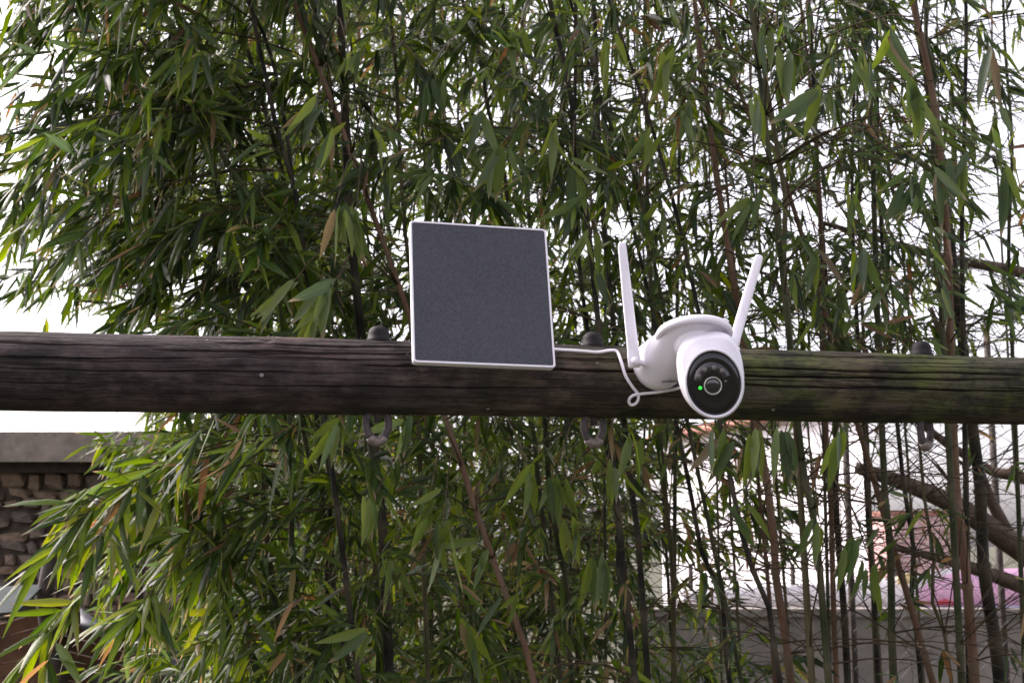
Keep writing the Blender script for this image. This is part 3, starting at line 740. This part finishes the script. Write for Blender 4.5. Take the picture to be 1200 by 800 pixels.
# ================================================================== BAMBOO
def leaf_arrays(n, lod):
    """unit leaf template: s along, h half width, side"""
    if lod == 0:
        s = [0, .10, .10, .10, .36, .36, .36, .70, .70, .70, 1]; u = [0, -1, 0, 1, -1, 0, 1, -1, 0, 1, 0]; hw = [0, .62, .62, .62, 1, 1, 1, .66, .66, .66, 0]
        f = [(0, 2, 1), (0, 3, 2), (1, 2, 5, 4), (2, 3, 6, 5), (4, 5, 8, 7), (5, 6, 9, 8), (7, 8, 10), (8, 9, 10)]
    else:
        s = [0, .3, .3, .68, .68, 1]; u = [0, -1, 1, -1, 1, 0]; hw = [0, 1, 1, .72, .72, 0]
        f = [(0, 2, 1), (1, 2, 4, 3), (3, 4, 5)]
    return np.array(s), np.array(u, float), np.array(hw), f
def leaves_mesh(name, L, lod):
    """L: list of (base, dir, side, length, half width, droop, rnd)"""
    n = len(L); s, u, hw, f = leaf_arrays(n, lod); k = len(s)
    B = np.array([l[0] for l in L]); D = np.array([l[1] for l in L]); S = np.array([l[2] for l in L])
    ln = np.array([l[3] for l in L]); wd = np.array([l[4] for l in L]); dr = np.array([l[5] for l in L]); rn = np.array([l[6] for l in L])
    D = D / np.linalg.norm(D, axis=1, keepdims=True); S = S - D * (S * D).sum(1, keepdims=True); S = S / (np.linalg.norm(S, axis=1, keepdims=True) + 1e-9)
    Nn = np.cross(D, S)
    pos = B[:, None] + D[:, None] * (ln[:, None] * s)[..., None] + S[:, None] * (wd[:, None] * u * hw)[..., None] + Nn[:, None] * (wd[:, None] * np.abs(u) * hw * .35)[..., None]
    pos[..., 2] -= (dr * ln)[:, None] * s ** 2
    V = pos.reshape(-1, 3)
    base = (np.arange(n) * k)
    loops = []; starts = []; tot = []
    fl = np.concatenate([np.array(q) for q in f]); cnt = np.array([len(q) for q in f])
    li = (base[:, None] + fl[None, :]).reshape(-1); ct = np.tile(cnt, n); st = np.concatenate([[0], np.cumsum(ct)[:-1]])
    me = bpy.data.meshes.new(name); me.vertices.add(len(V)); me.vertices.foreach_set('co', V.reshape(-1).astype('f4'))
    me.loops.add(len(li)); me.loops.foreach_set('vertex_index', li.astype('i4'))
    me.polygons.add(len(ct)); me.polygons.foreach_set('loop_start', st.astype('i4')); me.polygons.foreach_set('loop_total', ct.astype('i4'))
    for nm, val in (('rnd', np.repeat(rn, k)), ('along', np.tile(s, n)), ('across', np.tile(u * .5 + .5, n))):
        a = me.attributes.new(nm, 'FLOAT', 'POINT'); a.data.foreach_set('value', val.astype('f4'))
    me.update(calc_edges=True); me.validate(); me.materials.append(M['leaf']); return me

rb = random.Random(21)
def rv(s=1.): return Vector((rb.gauss(0, s), rb.gauss(0, s), rb.gauss(0, s)))
DOWN = Vector((0, 0, -1))
LEAF_MEAN = .42
DROOP = (.15, .55)
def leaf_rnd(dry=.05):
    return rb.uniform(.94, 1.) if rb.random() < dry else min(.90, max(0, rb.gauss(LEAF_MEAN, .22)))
def add_cluster(L, p, d, nl, size, dry, flat=.0):
    """a fan of leaves at a twig's end"""
    for i in range(nl):
        a = d + rv(.42) + DOWN * rb.uniform(*DROOP); a.normalize()
        side = a.cross(Vector((rb.gauss(0, .6), rb.gauss(0, .6) - .5, rb.uniform(.2, 1)))).normalized()
        ln = size * rb.uniform(.6, 1.25)
        L.append((tuple(p - d * rb.uniform(0, .07)), tuple(a), tuple(side), ln, ln * rb.uniform(.052, .092), rb.uniform(.0, .35), leaf_rnd(dry)))
def curve_branch(p, d, ln, droop, k=5):
    pts = [p.copy()]; q = p.copy(); dd = d.normalized()
    for i in range(k):
        dd = (dd + DOWN * droop / k + rv(.05)).normalized(); q = q + dd * ln / k; pts.append(q.copy())
    return pts
def branch_with_leaves(tV, tF, L, p, d, ln, droop, r, size, dens, dry, bare=.0):
    pts = curve_branch(p, d, ln, droop); tube_data(pts, list(np.linspace(r, r * .35, len(pts))), 4, False, tV, tF)
    nsub = max(2, int(ln * 9 * dens + rb.random()))
    for i in range(nsub):
        t = rb.uniform(.15, 1) ** .8 * (len(pts) - 1.001); a = int(t); q = lerp(pts[a], pts[a + 1], t - a); bd = (pts[a + 1] - pts[a]).normalized()
        sd_ = (bd + rv(.5)).normalized(); sl_ = rb.uniform(.06, .20)
        sp_ = curve_branch(q, sd_, sl_, droop * .6, 3); tube_data(sp_, [r * .45, r * .4, r * .35, r * .3], 3, False, tV, tF)
        if rb.random() < bare: continue
        add_cluster(L, sp_[-1], (sp_[-1] - sp_[-2]).normalized(), rb.randint(4, 7), size, dry)
        if rb.random() < .7: add_cluster(L, sp_[1], sd_, rb.randint(1, 3), size, dry)
    if rb.random() > bare: add_cluster(L, pts[-1], (pts[-1] - pts[-2]).normalized(), rb.randint(4, 7), size, dry)

CULMS = []
def open_left(p): return not (p.x < -.98 and 1.86 < p.z < 2.37)
def culm(path, r0, r1, m_, label, group, nz=(1.05, 4.0), step=.22, nb=2, blen=(.3, .7), bias=Vector((0, 0, 0)), size=.11, dens=1., dry=.05, droop=.8, lod=0, bare=.0, nodes=True, extra=(), keep=None, elev=(.2, .9), zl=0., low_bare=0., low_dry=.05, low_len=1.):
    """one bamboo plant: jointed culm, twigs, foliage"""
    base = path[0]; root = empty('bamboo', base); tag(root, label, 'bamboo', group)
    pts = smooth_path(path, 8); seg = [0]
    for a, b_ in zip(pts[:-1], pts[1:]): seg.append(seg[-1] + (b_ - a).length)
    tot = seg[-1]
    def at(s):
        s = min(max(s, 0), tot - 1e-6); i = max(0, int(np.searchsorted(seg, s)) - 1); return lerp(pts[i], pts[i + 1], (s - seg[i]) / (seg[i + 1] - seg[i] + 1e-9))
    # jointed culm
    cpts, rad = [], []; s = 0; ns = []
    while s < tot:
        r = lerp(r0, r1, s / tot)
        cpts += [at(s), at(s + .010), at(s + .020), at(s + step * .5)]; rad += [r * 1.02, r * 1.30, r * .97, r * .98]
        ns.append(s + .012); s += step * rb.uniform(.9, 1.1)
    cpts.append(at(tot)); rad.append(r1 * .8)
    V, F = tube_data(cpts, rad, 10, True); c_o = pyd('culm', V, F, M[m_], root)
    na_ = c_o.data.attributes.new('node', 'FLOAT', 'POINT'); na_.data.foreach_set('value', np.repeat(np.array([1. if i % 4 in (0, 1) else (.4 if i % 4 == 2 else 0.) for i in range(len(cpts))], 'f4'), 10))
    tV, tF, L = [], [], []; side_ = rb.random() * 6
    for s in ns:
        p = at(s)
        if not (nz[0] < p.z < nz[1]): continue
        side_ += math.pi + rb.gauss(0, .5)
        for b_ in range(nb if rb.random() < .8 else nb - 1):
            a = side_ + rb.gauss(0, .8); el = rb.uniform(*elev)
            d = Vector((math.cos(a) * math.cos(el), math.sin(a) * math.cos(el), math.sin(el))) + bias
            lo = p.z < zl; branch_with_leaves(tV, tF, L, p, d, rb.uniform(*blen) * (low_len if p.z < zl else 1), droop * (.5 if lo else 1), rb.uniform(.0014, .0026), size, dens, low_dry if lo else dry, low_bare if lo else bare)
    for e in extra: branch_with_leaves(tV, tF, L, *e)
    if keep: L = [l for l in L if keep(Vector(l[0]))]
    if tV: tag(pyd('twigs', tV, tF, M['twig'], root), kind='stuff')
    if L:
        o = link('foliage', leaves_mesh('foliage', L, lod), None, root); tag(o, kind='stuff')
    CULMS.append((root, at, tot, len(L))); return root
def line_path(pt, pb, d_t, d_b, ztop=4.3, curve=.0):
    """culm through two spots of the photograph, run down to the ground and up past the picture"""
    a, b_ = P(pt[0], pt[1], d_t), P(pb[0], pb[1], d_b); d = (a - b_)
    g0 = b_ + d * ((0 - b_.z) / d.z); t1 = b_ + d * ((ztop - b_.z) / d.z)
    g0 = Vector((lerp(b_.x, g0.x, .6), lerp(b_.y, g0.y, .6), 0))
    j = lambda k: Vector((rb.gauss(0, .013) * k, rb.gauss(0, .02) * k, 0))
    return [g0, lerp(g0, b_, .5), b_, lerp(b_, a, .33) + j(.6), lerp(b_, a, .66) + j(.6), a, lerp(a, t1, .3) + Vector((curve * .1, 0, 0)) + j(2), lerp(a, t1, .62) + Vector((curve * .4, 0, 0)) + j(2), t1 + Vector((curve, 0, 0))]
def pxr(wpx, d): return wpx / 2 * d / FPX

GR = 'bamboo stems on the right'; GM = 'bamboo stems in the middle'; GL = 'bamboo stems on the left'
# (top px, bottom px, depth, width px, material, label)
right = [
 ((1116, 490), (1141, 780), 3.2, 16, 'culm_brown', 'thick pale brown bamboo cane, rightmost brown one, beside a black stem'),
 ((1136, 470), (1170, 780), 3.7, 20, 'culm_black', 'thickest black bamboo stem, rightmost, just behind the thick brown cane'),
 ((806, 560), (852, 775), 3.4, 8, 'culm_black', 'thin dark stem slanting against the white house, below the camera head'),
 ((866, 610), (910, 775), 3.0, 9, 'culm_black', 'slanting black bamboo stem, left neighbour of the reddish brown canes'),
 ((893, 530), (925, 780), 3.1, 13, 'culm_brown', 'reddish brown bamboo cane in front of the white house, wider of a pair'),
 ((884, 520), (907, 780), 3.6, 7, 'culm_brown', 'slim brown cane in front of the white house, left of a wider brown one'),
 ((938, 520), (969, 775), 2.9, 11, 'culm_green', 'dark green bamboo stem standing closest, right of the reddish brown canes'),
 ((968, 500), (979, 770), 3.6, 9, 'culm_brown', 'brown bamboo cane beside a black stem at the white house corner'),
 ((979, 490), (992, 770), 3.9, 11, 'culm_black', 'black bamboo stem at the white house corner, right of a brown cane'),
 ((1013, 520), (1028, 775), 3.7, 8, 'culm_black', 'thin black bamboo stem between white house and pink brick building'),
 ((1036, 560), (1046, 770), 3.3, 12, 'culm_green', 'mossy dark green bamboo stem just left of the pink brick building'),
 ((1058, 560), (1077, 770), 3.6, 8, 'culm_black', 'thin black bamboo stem in front of the pink brick building'),
 ((1083, 580), (1110, 760), 3.4, 6, 'culm_olive', 'slim olive bamboo stem in front of the pink banner'),
 ((905, 140), (927, 410), 3.0, 11, 'culm_olive', 'olive bamboo stem rising above the log, right of the right antenna'),
 ((1085, 10), (1093, 160), 3.3, 11, 'culm_green', 'grey-green bamboo stem in the upper right, left of a black one'),
 ((1132, 5), (1129, 400), 3.5, 10, 'culm_black', 'upright black bamboo stem in the upper right above the log'),
 ((824, 10), (924, 225), 3.6, 10, 'culm_brown', 'grey-brown cane slanting down from the top edge, above the right antenna'),
 ((1000, 40), (1012, 400), 4.2, 7, 'culm_olive', 'slim olive stem above the log, midway between camera and right edge'),
 ((1178, 60), (1186, 400), 3.9, 8, 'culm_green', 'green bamboo stem at the very right edge of the thicket'),
 ((955, 60), (962, 400), 4.6, 6, 'culm_green', 'thin green bamboo stem behind the olive ones, above the log'),
]
for i, (pt_, pb_, d_, w_, m_, lab) in enumerate(right):
    culm(line_path(pt_, pb_, d_ + .05, d_, 4.4, rb.uniform(-.15, .15)), pxr(w_, d_), pxr(w_, d_) * .18, m_, lab, GR, nz=(1.25, 4.1), step=.2, nb=3, blen=(.25, .65), size=.082, dens=1.0, dry=.035, droop=.9, lod=0, bare=.6, zl=2.1, low_bare=.93, low_dry=.25)
middle = [
 ((738, 555), (752, 690), 3.4, 9, 'culm_black', 'black bamboo stem below the log, under the cable loop'),
 ((722, 590), (736, 775), 3.7, 7, 'culm_black', 'thinner black stem below the log, left of the one under the cable loop'),
 ((773, 500), (790, 775), 3.9, 7, 'culm_olive', 'olive stem below the log, under the left antenna'),
 ((528, 507), (622, 783), 3.0, 9, 'culm_brown', 'brown leaning cane below the solar panel'),
 ((447, 600), (456, 785), 3.3, 14, 'culm_black', 'thick black bamboo stem at the bottom edge, below the left loop'),
 ((648, 20), (690, 275), 3.2, 9, 'culm_black', 'black bamboo stem leaning across the sky above the solar panel'),
 ((700, 100), (762, 285), 3.5, 6, 'culm_green', 'thin green stem leaning above the left antenna'),
 ((560, 60), (600, 280), 4.0, 7, 'culm_green', 'green bamboo stem behind the solar panel top'),
 ((640, 520), (668, 775), 4.1, 8, 'culm_green', 'green stem below the right edge of the solar panel'),
]
for i, (pt_, pb_, d_, w_, m_, lab) in enumerate(middle):
    culm(line_path(pt_, pb_, d_ + .05, d_, 4.3, rb.uniform(-.25, .05)), pxr(w_, d_), pxr(w_, d_) * .55, m_, lab, GM, nz=(1.1, 4.0), step=.22, nb=2, blen=(.3, .7), bias=Vector((-.1, 0, 0)), size=.098, dens=1.1, dry=.04, droop=.9, lod=0, bare=.2, zl=1.9, low_bare=.82, low_dry=.25)
left = [
 ((308, 75), (352, 265), 3.2, 8, 'culm_black', 'dark bamboo stem in the upper left, behind pale hanging leaves'),
 ((240, 120), (330, 380), 3.6, 7, 'culm_green', 'arching green bamboo left of the dark upper stem, above the log'),
 ((380, 60), (420, 380), 3.8, 8, 'culm_green', 'green bamboo stem above the left loop and dome cap'),
 ((460, 40), (485, 380), 3.5, 7, 'culm_olive', 'olive stem just left of the solar panel, above the log'),
 ((300, 500), (330, 780), 3.3, 9, 'culm_green', 'bamboo whose bright plumes reach down left below the log'),
 ((380, 500), (400, 780), 3.6, 9, 'culm_green', 'bamboo below the log with long leaves, left of the thick black stem'),
]
LB = Vector((-.75, -.1, -.05)); DROOP = (-.02, .34)
for i, (pt_, pb_, d_, w_, m_, lab) in enumerate(left):
    culm(line_path(pt_, pb_, d_ + .05, d_, 4.2, rb.uniform(-.5, -.3)), pxr(w_, d_), pxr(w_, d_) * .5, m_, lab, GL, nz=(1.0, 4.0), step=.18, nb=3, blen=(.4, .85), bias=LB, size=.10, dens=1.8, dry=.03, droop=.8, lod=0, elev=(-.1, .7), zl=2.5, low_len=.5, low_dry=.03, keep=open_left)
# plumes that reach out to the left, as long side shoots of two arching culms
def plume(px0, py0, d0, px1, py1, d1, size=.105, dens=1.5):
    a, b_ = P(px0, py0, d0), P(px1, py1, d1); v = b_ - a; ln = v.length
    return (a, v + Vector((0, 0, .30 * ln)), ln * 1.03, .75, .003, size, dens, .02, 0.)
low = [plume(335, 510, 3.2, 60, 560, 2.7, .115, 1.6), plume(335, 520, 3.2, 100, 545, 2.8, .115, 1.6), plume(340, 500, 3.3, 160, 510, 3.0), plume(335, 545, 3.2, 130, 590, 2.8, .115, 1.5), plume(340, 530, 3.3, 230, 560, 3.0),
       plume(340, 590, 3.2, 100, 645, 2.7, .115, 1.6), plume(340, 605, 3.2, 145, 662, 2.7, .115, 1.6), plume(345, 630, 3.3, 160, 682, 2.8, .115, 1.5), plume(340, 620, 3.3, 200, 640, 3.0), plume(340, 650, 3.3, 190, 700, 2.9), plume(345, 690, 3.3, 210, 745, 2.9),
       plume(350, 710, 3.2, 260, 770, 2.8), plume(350, 570, 3.3, 240, 590, 3.1), plume(360, 740, 3.2, 320, 780, 2.9)]
LEAF_MEAN = .64
culm([P(345, 900, 3.4) * 1, P(340, 760, 3.3), P(335, 640, 3.2), P(345, 500, 3.25), P(330, 350, 3.3), P(250, 180, 3.3), P(120, 60, 3.2)] if False else
     [Vector((P(350, 780, 3.35).x, P(350, 780, 3.35).y, 0)), P(350, 780, 3.35), P(342, 640, 3.25), P(340, 500, 3.25), P(325, 350, 3.3), P(260, 180, 3.3), P(160, 40, 3.2)],
     .011, .004, 'culm_green', 'arching bamboo with bright green plumes reaching over the stone building', GL, nz=(2.3, 4.0), step=.2, nb=2, blen=(.3, .6), bias=LB, size=.10, dens=1.2, dry=.02, extra=low, keep=open_left)
LEAF_MEAN = .40
up = [plume(320, 100, 3.3, 30, 70, 3.0), plume(310, 130, 3.4, 30, 190, 3.1), plume(330, 240, 3.5, 90, 260, 3.3), plume(330, 200, 3.6, 80, 215, 3.4), plume(340, 130, 3.6, 160, 140, 3.4), plume(350, 90, 3.7, 190, 80, 3.5), plume(340, 300, 3.7, 210, 315, 3.5), plume(330, 200, 3.2, 60, 240, 2.8), plume(330, 150, 3.2, 40, 150, 2.8), plume(330, 260, 3.3, 120, 300, 3.0), plume(340, 320, 3.4, 180, 350, 3.2), plume(340, 60, 3.4, 120, 30, 3.1), plume(330, 230, 3.4, 170, 250, 3.2),
      plume(330, 170, 3.5, 130, 190, 3.3), plume(360, 350, 3.5, 250, 375, 3.2), plume(300, 80, 3.6, 90, 110, 3.4)]
culm([Vector((P(385, 780, 3.5).x, P(385, 780, 3.5).y, 0)), P(385, 780, 3.5), P(372, 500, 3.45), P(350, 300, 3.4), P(335, 150, 3.4), P(300, 20, 3.4), P(200, -120, 3.3)],
     .010, .004, 'culm_black', 'arching bamboo with drooping dark plumes in the upper left corner', GL, nz=(2.2, 4.2), step=.2, nb=2, blen=(.35, .7), bias=LB, size=.10, dens=1.2, dry=.03, extra=up, keep=open_left)

LEAF_MEAN = .58; DROOP = (.1, .5)  # brighter, yellower leaf colour for the back rows: their backlight painted in
# back rows: dense mass whose single stems cannot be told apart
def back(px, d, n_label, group, size=.088, dens=1.75, nb=3, nz=(.75, 4.6), bias=Vector((-.2, 0, 0)), m_='culm_green', bare=.05, blen=(.35, .8), lean=0., keep=None, zl=0., low_bare=0., top=4.9, rad=(.006, .010)):
    b0 = P(px, 640, d); b0.z = 0
    t = b0 + Vector((lean + rb.uniform(-.25, .25), rb.uniform(-.1, .2), top)); mid = lerp(b0, t, .5) + Vector((rb.uniform(-.08, .08), 0, 0))
    culm([b0, lerp(b0, mid, .5), mid, lerp(mid, t, .5) + Vector((-.03, 0, 0)), t], rb.uniform(*rad), .003, m_, n_label, group, nz=nz, step=.24, nb=nb, blen=blen, bias=bias, size=size, dens=dens, dry=.04, droop=.85, lod=1, bare=bare, keep=keep, zl=zl, low_bare=low_bare)
for px in (290, 320, 350, 390, 430, 475, 520, 560):
    back(px + rb.uniform(-12, 12), rb.uniform(4.2, 4.9), 'leafy bamboo lost in the dense thicket left of and behind the solar panel', 'bamboo deep in the left thicket', bias=Vector((-.45, 0, 0)), lean=-.25, blen=(.25, .6), dens=2.1)
for px in (330, 420, 500, 580, 640, 690):
    back(px + rb.uniform(-12, 12), rb.uniform(5.4, 6.4), 'leafy bamboo in the rearmost row behind the solar panel', 'bamboo in the rear row', bare=.1, dens=1.35, bias=Vector((-.3, 0, 0)), lean=-.3)
for px in (590, 625, 660, 695, 730, 765, 800):
    back(px + rb.uniform(-12, 12), rb.uniform(4.1, 5.0), 'leafy bamboo in the thicket behind the log, between solar panel and camera', 'bamboo deep in the middle thicket', dens=1.15, nb=3, bare=.35)
for px in (840, 890, 940, 990, 1040, 1090, 1140, 1190):
    back(px + rb.uniform(-12, 12), rb.uniform(4.3, 5.2), 'thin twiggy bamboo far back in the thicket on the right', 'bamboo deep in the right thicket', dens=.95, nb=3, nz=(2.3, 4.6), bare=.55, size=.082, m_='culm_olive', rad=(.004, .007))

LEAF_MEAN = .26  # darker leaf colour here paints in the shade deep in the low thicket
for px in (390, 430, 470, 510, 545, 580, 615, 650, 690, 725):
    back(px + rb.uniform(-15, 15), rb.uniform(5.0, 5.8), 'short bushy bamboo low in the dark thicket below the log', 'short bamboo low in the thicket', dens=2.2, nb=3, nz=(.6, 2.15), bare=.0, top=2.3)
# ------------------------------------------------------------------ single large leaves hanging in front
LEAF_M = []
for i in range(14):
    rn = [.28, .36, .44, .50, .40, .56, .66, .74, .80, .86, .70, .88, .96, .985][i]; rs = random.Random(i)
    me = leaves_mesh('leaf', [((0, 0, 0), (0, 0, -1), (1, 0, 0), 1., rs.uniform(.074, .112), 0., rn)], 0)
    # bend the blade gently
    co = np.empty(len(me.vertices) * 3, 'f4'); me.vertices.foreach_get('co', co); co = co.reshape(-1, 3); s_ = -co[:, 2]
    co[:, 1] += rs.uniform(-.16, .16) * s_ ** 2; co[:, 0] += rs.uniform(-.10, .10) * s_ ** 2; me.vertices.foreach_set('co', co.reshape(-1))
    me.polygons.foreach_set('use_smooth', np.ones(len(me.polygons), bool)); me.update(); LEAF_M.append(me)
def hang(px, py, d, n_l, ln_px, spread=.45, lean=0., dry=.03):
    """a spray of single leaves at a spot, on a twig that comes from the nearest culm"""
    q = P(px, py, d); best = None
    for (root, at, tot, nL) in CULMS:
        if root['group'].startswith('bamboo deep') or root['group'].startswith('bamboo in'): continue
        s = tot * .2
        for s in np.linspace(0, tot, 40):
            c = at(s)
            if c.z > q.z + .25: break
        dist = (c - q).length
        if best is None or dist < best[0]: best = (dist, root, at(max(0, s - .2)))
    _, root, c = best
    mid = lerp(c, q, .6) + Vector((0, 0, .10))
    tube('branch', smooth_path([c, mid, q], 4), [.0024, .0022, .002, .0019, .0018, .0017, .0016, .0014, .0012], M['twig'], root, 5)
    for i in range(n_l):
        ln = ln_px * d / FPX * rb.uniform(.7, 1.2)
        me = LEAF_M[rb.choice((12, 13))] if rb.random() < dry else LEAF_M[rb.randrange(6, 12) if rb.random() < (.75 if px < 800 else .35) else rb.randrange(0, 6)]
        o = bpy.data.objects.new('leaf', me); col.objects.link(o)
        o.parent = root; o.matrix_parent_inverse = Matrix.Translation(root.location).inverted()
        o.location = q + Vector((rb.gauss(0, .012), rb.gauss(0, .012), rb.uniform(-.02, .01)))
        o.rotation_euler = (rb.gauss(.12, .28), lean + rb.gauss(0, spread), rb.gauss(0, .7)); o.scale = (ln, ln, ln)
# positive lean swings the tip to the left in the picture
for a in [(408, 60, 2.7, 5, 38), (372, 118, 2.7, 5, 58, .3, .5), (398, 145, 2.65, 6, 52, .35, .25), (440, 150, 2.7, 4, 48, .4, -.5), (395, 238, 2.6, 6, 70, .25, .15), (418, 245, 2.65, 5, 60, .3, .1), (395, 330, 2.6, 7, 66, .3, .6), (340, 335, 2.7, 5, 60, .35, .9), (385, 345, 2.7, 6, 60, .35, .4),
          (505, 90, 2.8, 4, 60, .4, -.2), (560, 130, 2.8, 4, 60, .25, 0), (585, 175, 2.75, 5, 60, .4, 0), (610, 30, 2.8, 4, 62, .4, -.4), (655, 145, 2.75, 4, 66, .25, 0), (672, 190, 2.75, 4, 54, .35, -.2), (720, 40, 2.8, 4, 60, .3, 0), (690, 270, 2.7, 4, 45, .5, .2), (715, 230, 2.8, 3, 44, .4, .1),
          (505, 575, 2.6, 6, 60, .35, .6), (520, 610, 2.6, 5, 75, .2, .12), (560, 635, 2.7, 5, 56, .4, .8), (440, 580, 2.7, 5, 50, .35, .4), (455, 650, 2.8, 4, 60, .3, 0), (395, 490, 2.7, 4, 60, .3, .3), (470, 488, 2.5, 3, 70, .3, .4), (620, 545, 2.7, 6, 58, .35, .4), (650, 560, 2.7, 5, 58, .3, 0), (700, 650, 2.7, 5, 70, .25, 0), (540, 720, 2.8, 4, 70, .3, -.2), (430, 735, 2.7, 4, 60, .35, .6), (600, 690, 2.8, 4, 50, .4, .2), (660, 600, 2.8, 4, 55, .4, -.2),
          (720, 540, 2.7, 4, 60, .3, 0), (745, 510, 2.7, 4, 58, .35, .2), (850, 505, 2.5, 5, 62, .3, .3), (880, 500, 2.55, 4, 70, .2, .05), (912, 500, 2.6, 4, 72, .2, -.2), (870, 590, 2.6, 4, 44, .4, -.5), (830, 665, 2.6, 6, 52, .4, .2), (960, 610, 2.7, 4, 50, .3, .1), (985, 500, 2.4, 4, 78, .2, .25), (1000, 630, 2.6, 6, 66, .35, .2), (1020, 660, 2.7, 4, 50, .3, 0),
          (960, 100, 2.6, 5, 78, .35, .5), (1000, 60, 2.55, 5, 70, .25, 0), (1042, 30, 2.5, 4, 76, .2, -.05), (1060, 90, 2.55, 4, 76, .2, -.25), (920, 60, 2.7, 4, 66, .3, .2), (880, 110, 2.7, 4, 60, .25, 0), (1085, 200, 2.55, 7, 62, .35, -.25), (1070, 205, 2.55, 6, 58, .35, .6), (1130, 180, 2.6, 5, 60, .3, .2), (1165, 60, 2.6, 5, 70, .25, .1), (1180, 195, 2.6, 4, 66, .25, 0), (880, 225, 2.7, 6, 54, .3, .6), (900, 30, 2.7, 4, 60, .3, .3), (1000, 220, 2.7, 4, 60, .3, .1),
          (780, 60, 2.75, 4, 60, .3, .1), (800, 120, 2.8, 4, 54, .3, 0), (760, 150, 2.8, 4, 54, .3, .2), (1010, 290, 2.6, 4, 58, .3, .1), (960, 290, 2.7, 4, 52, .35, .3), (1110, 330, 2.6, 4, 56, .3, 0), (1035, 330, 2.6, 4, 60, .3, .2), (700, 310, 2.75, 4, 50, .3, .1), (780, 235, 2.9, 3, 50, .3, 0)]:
    hang(*a)
print('leaves', sum(c[3] for c in CULMS), 'culms', len(CULMS))
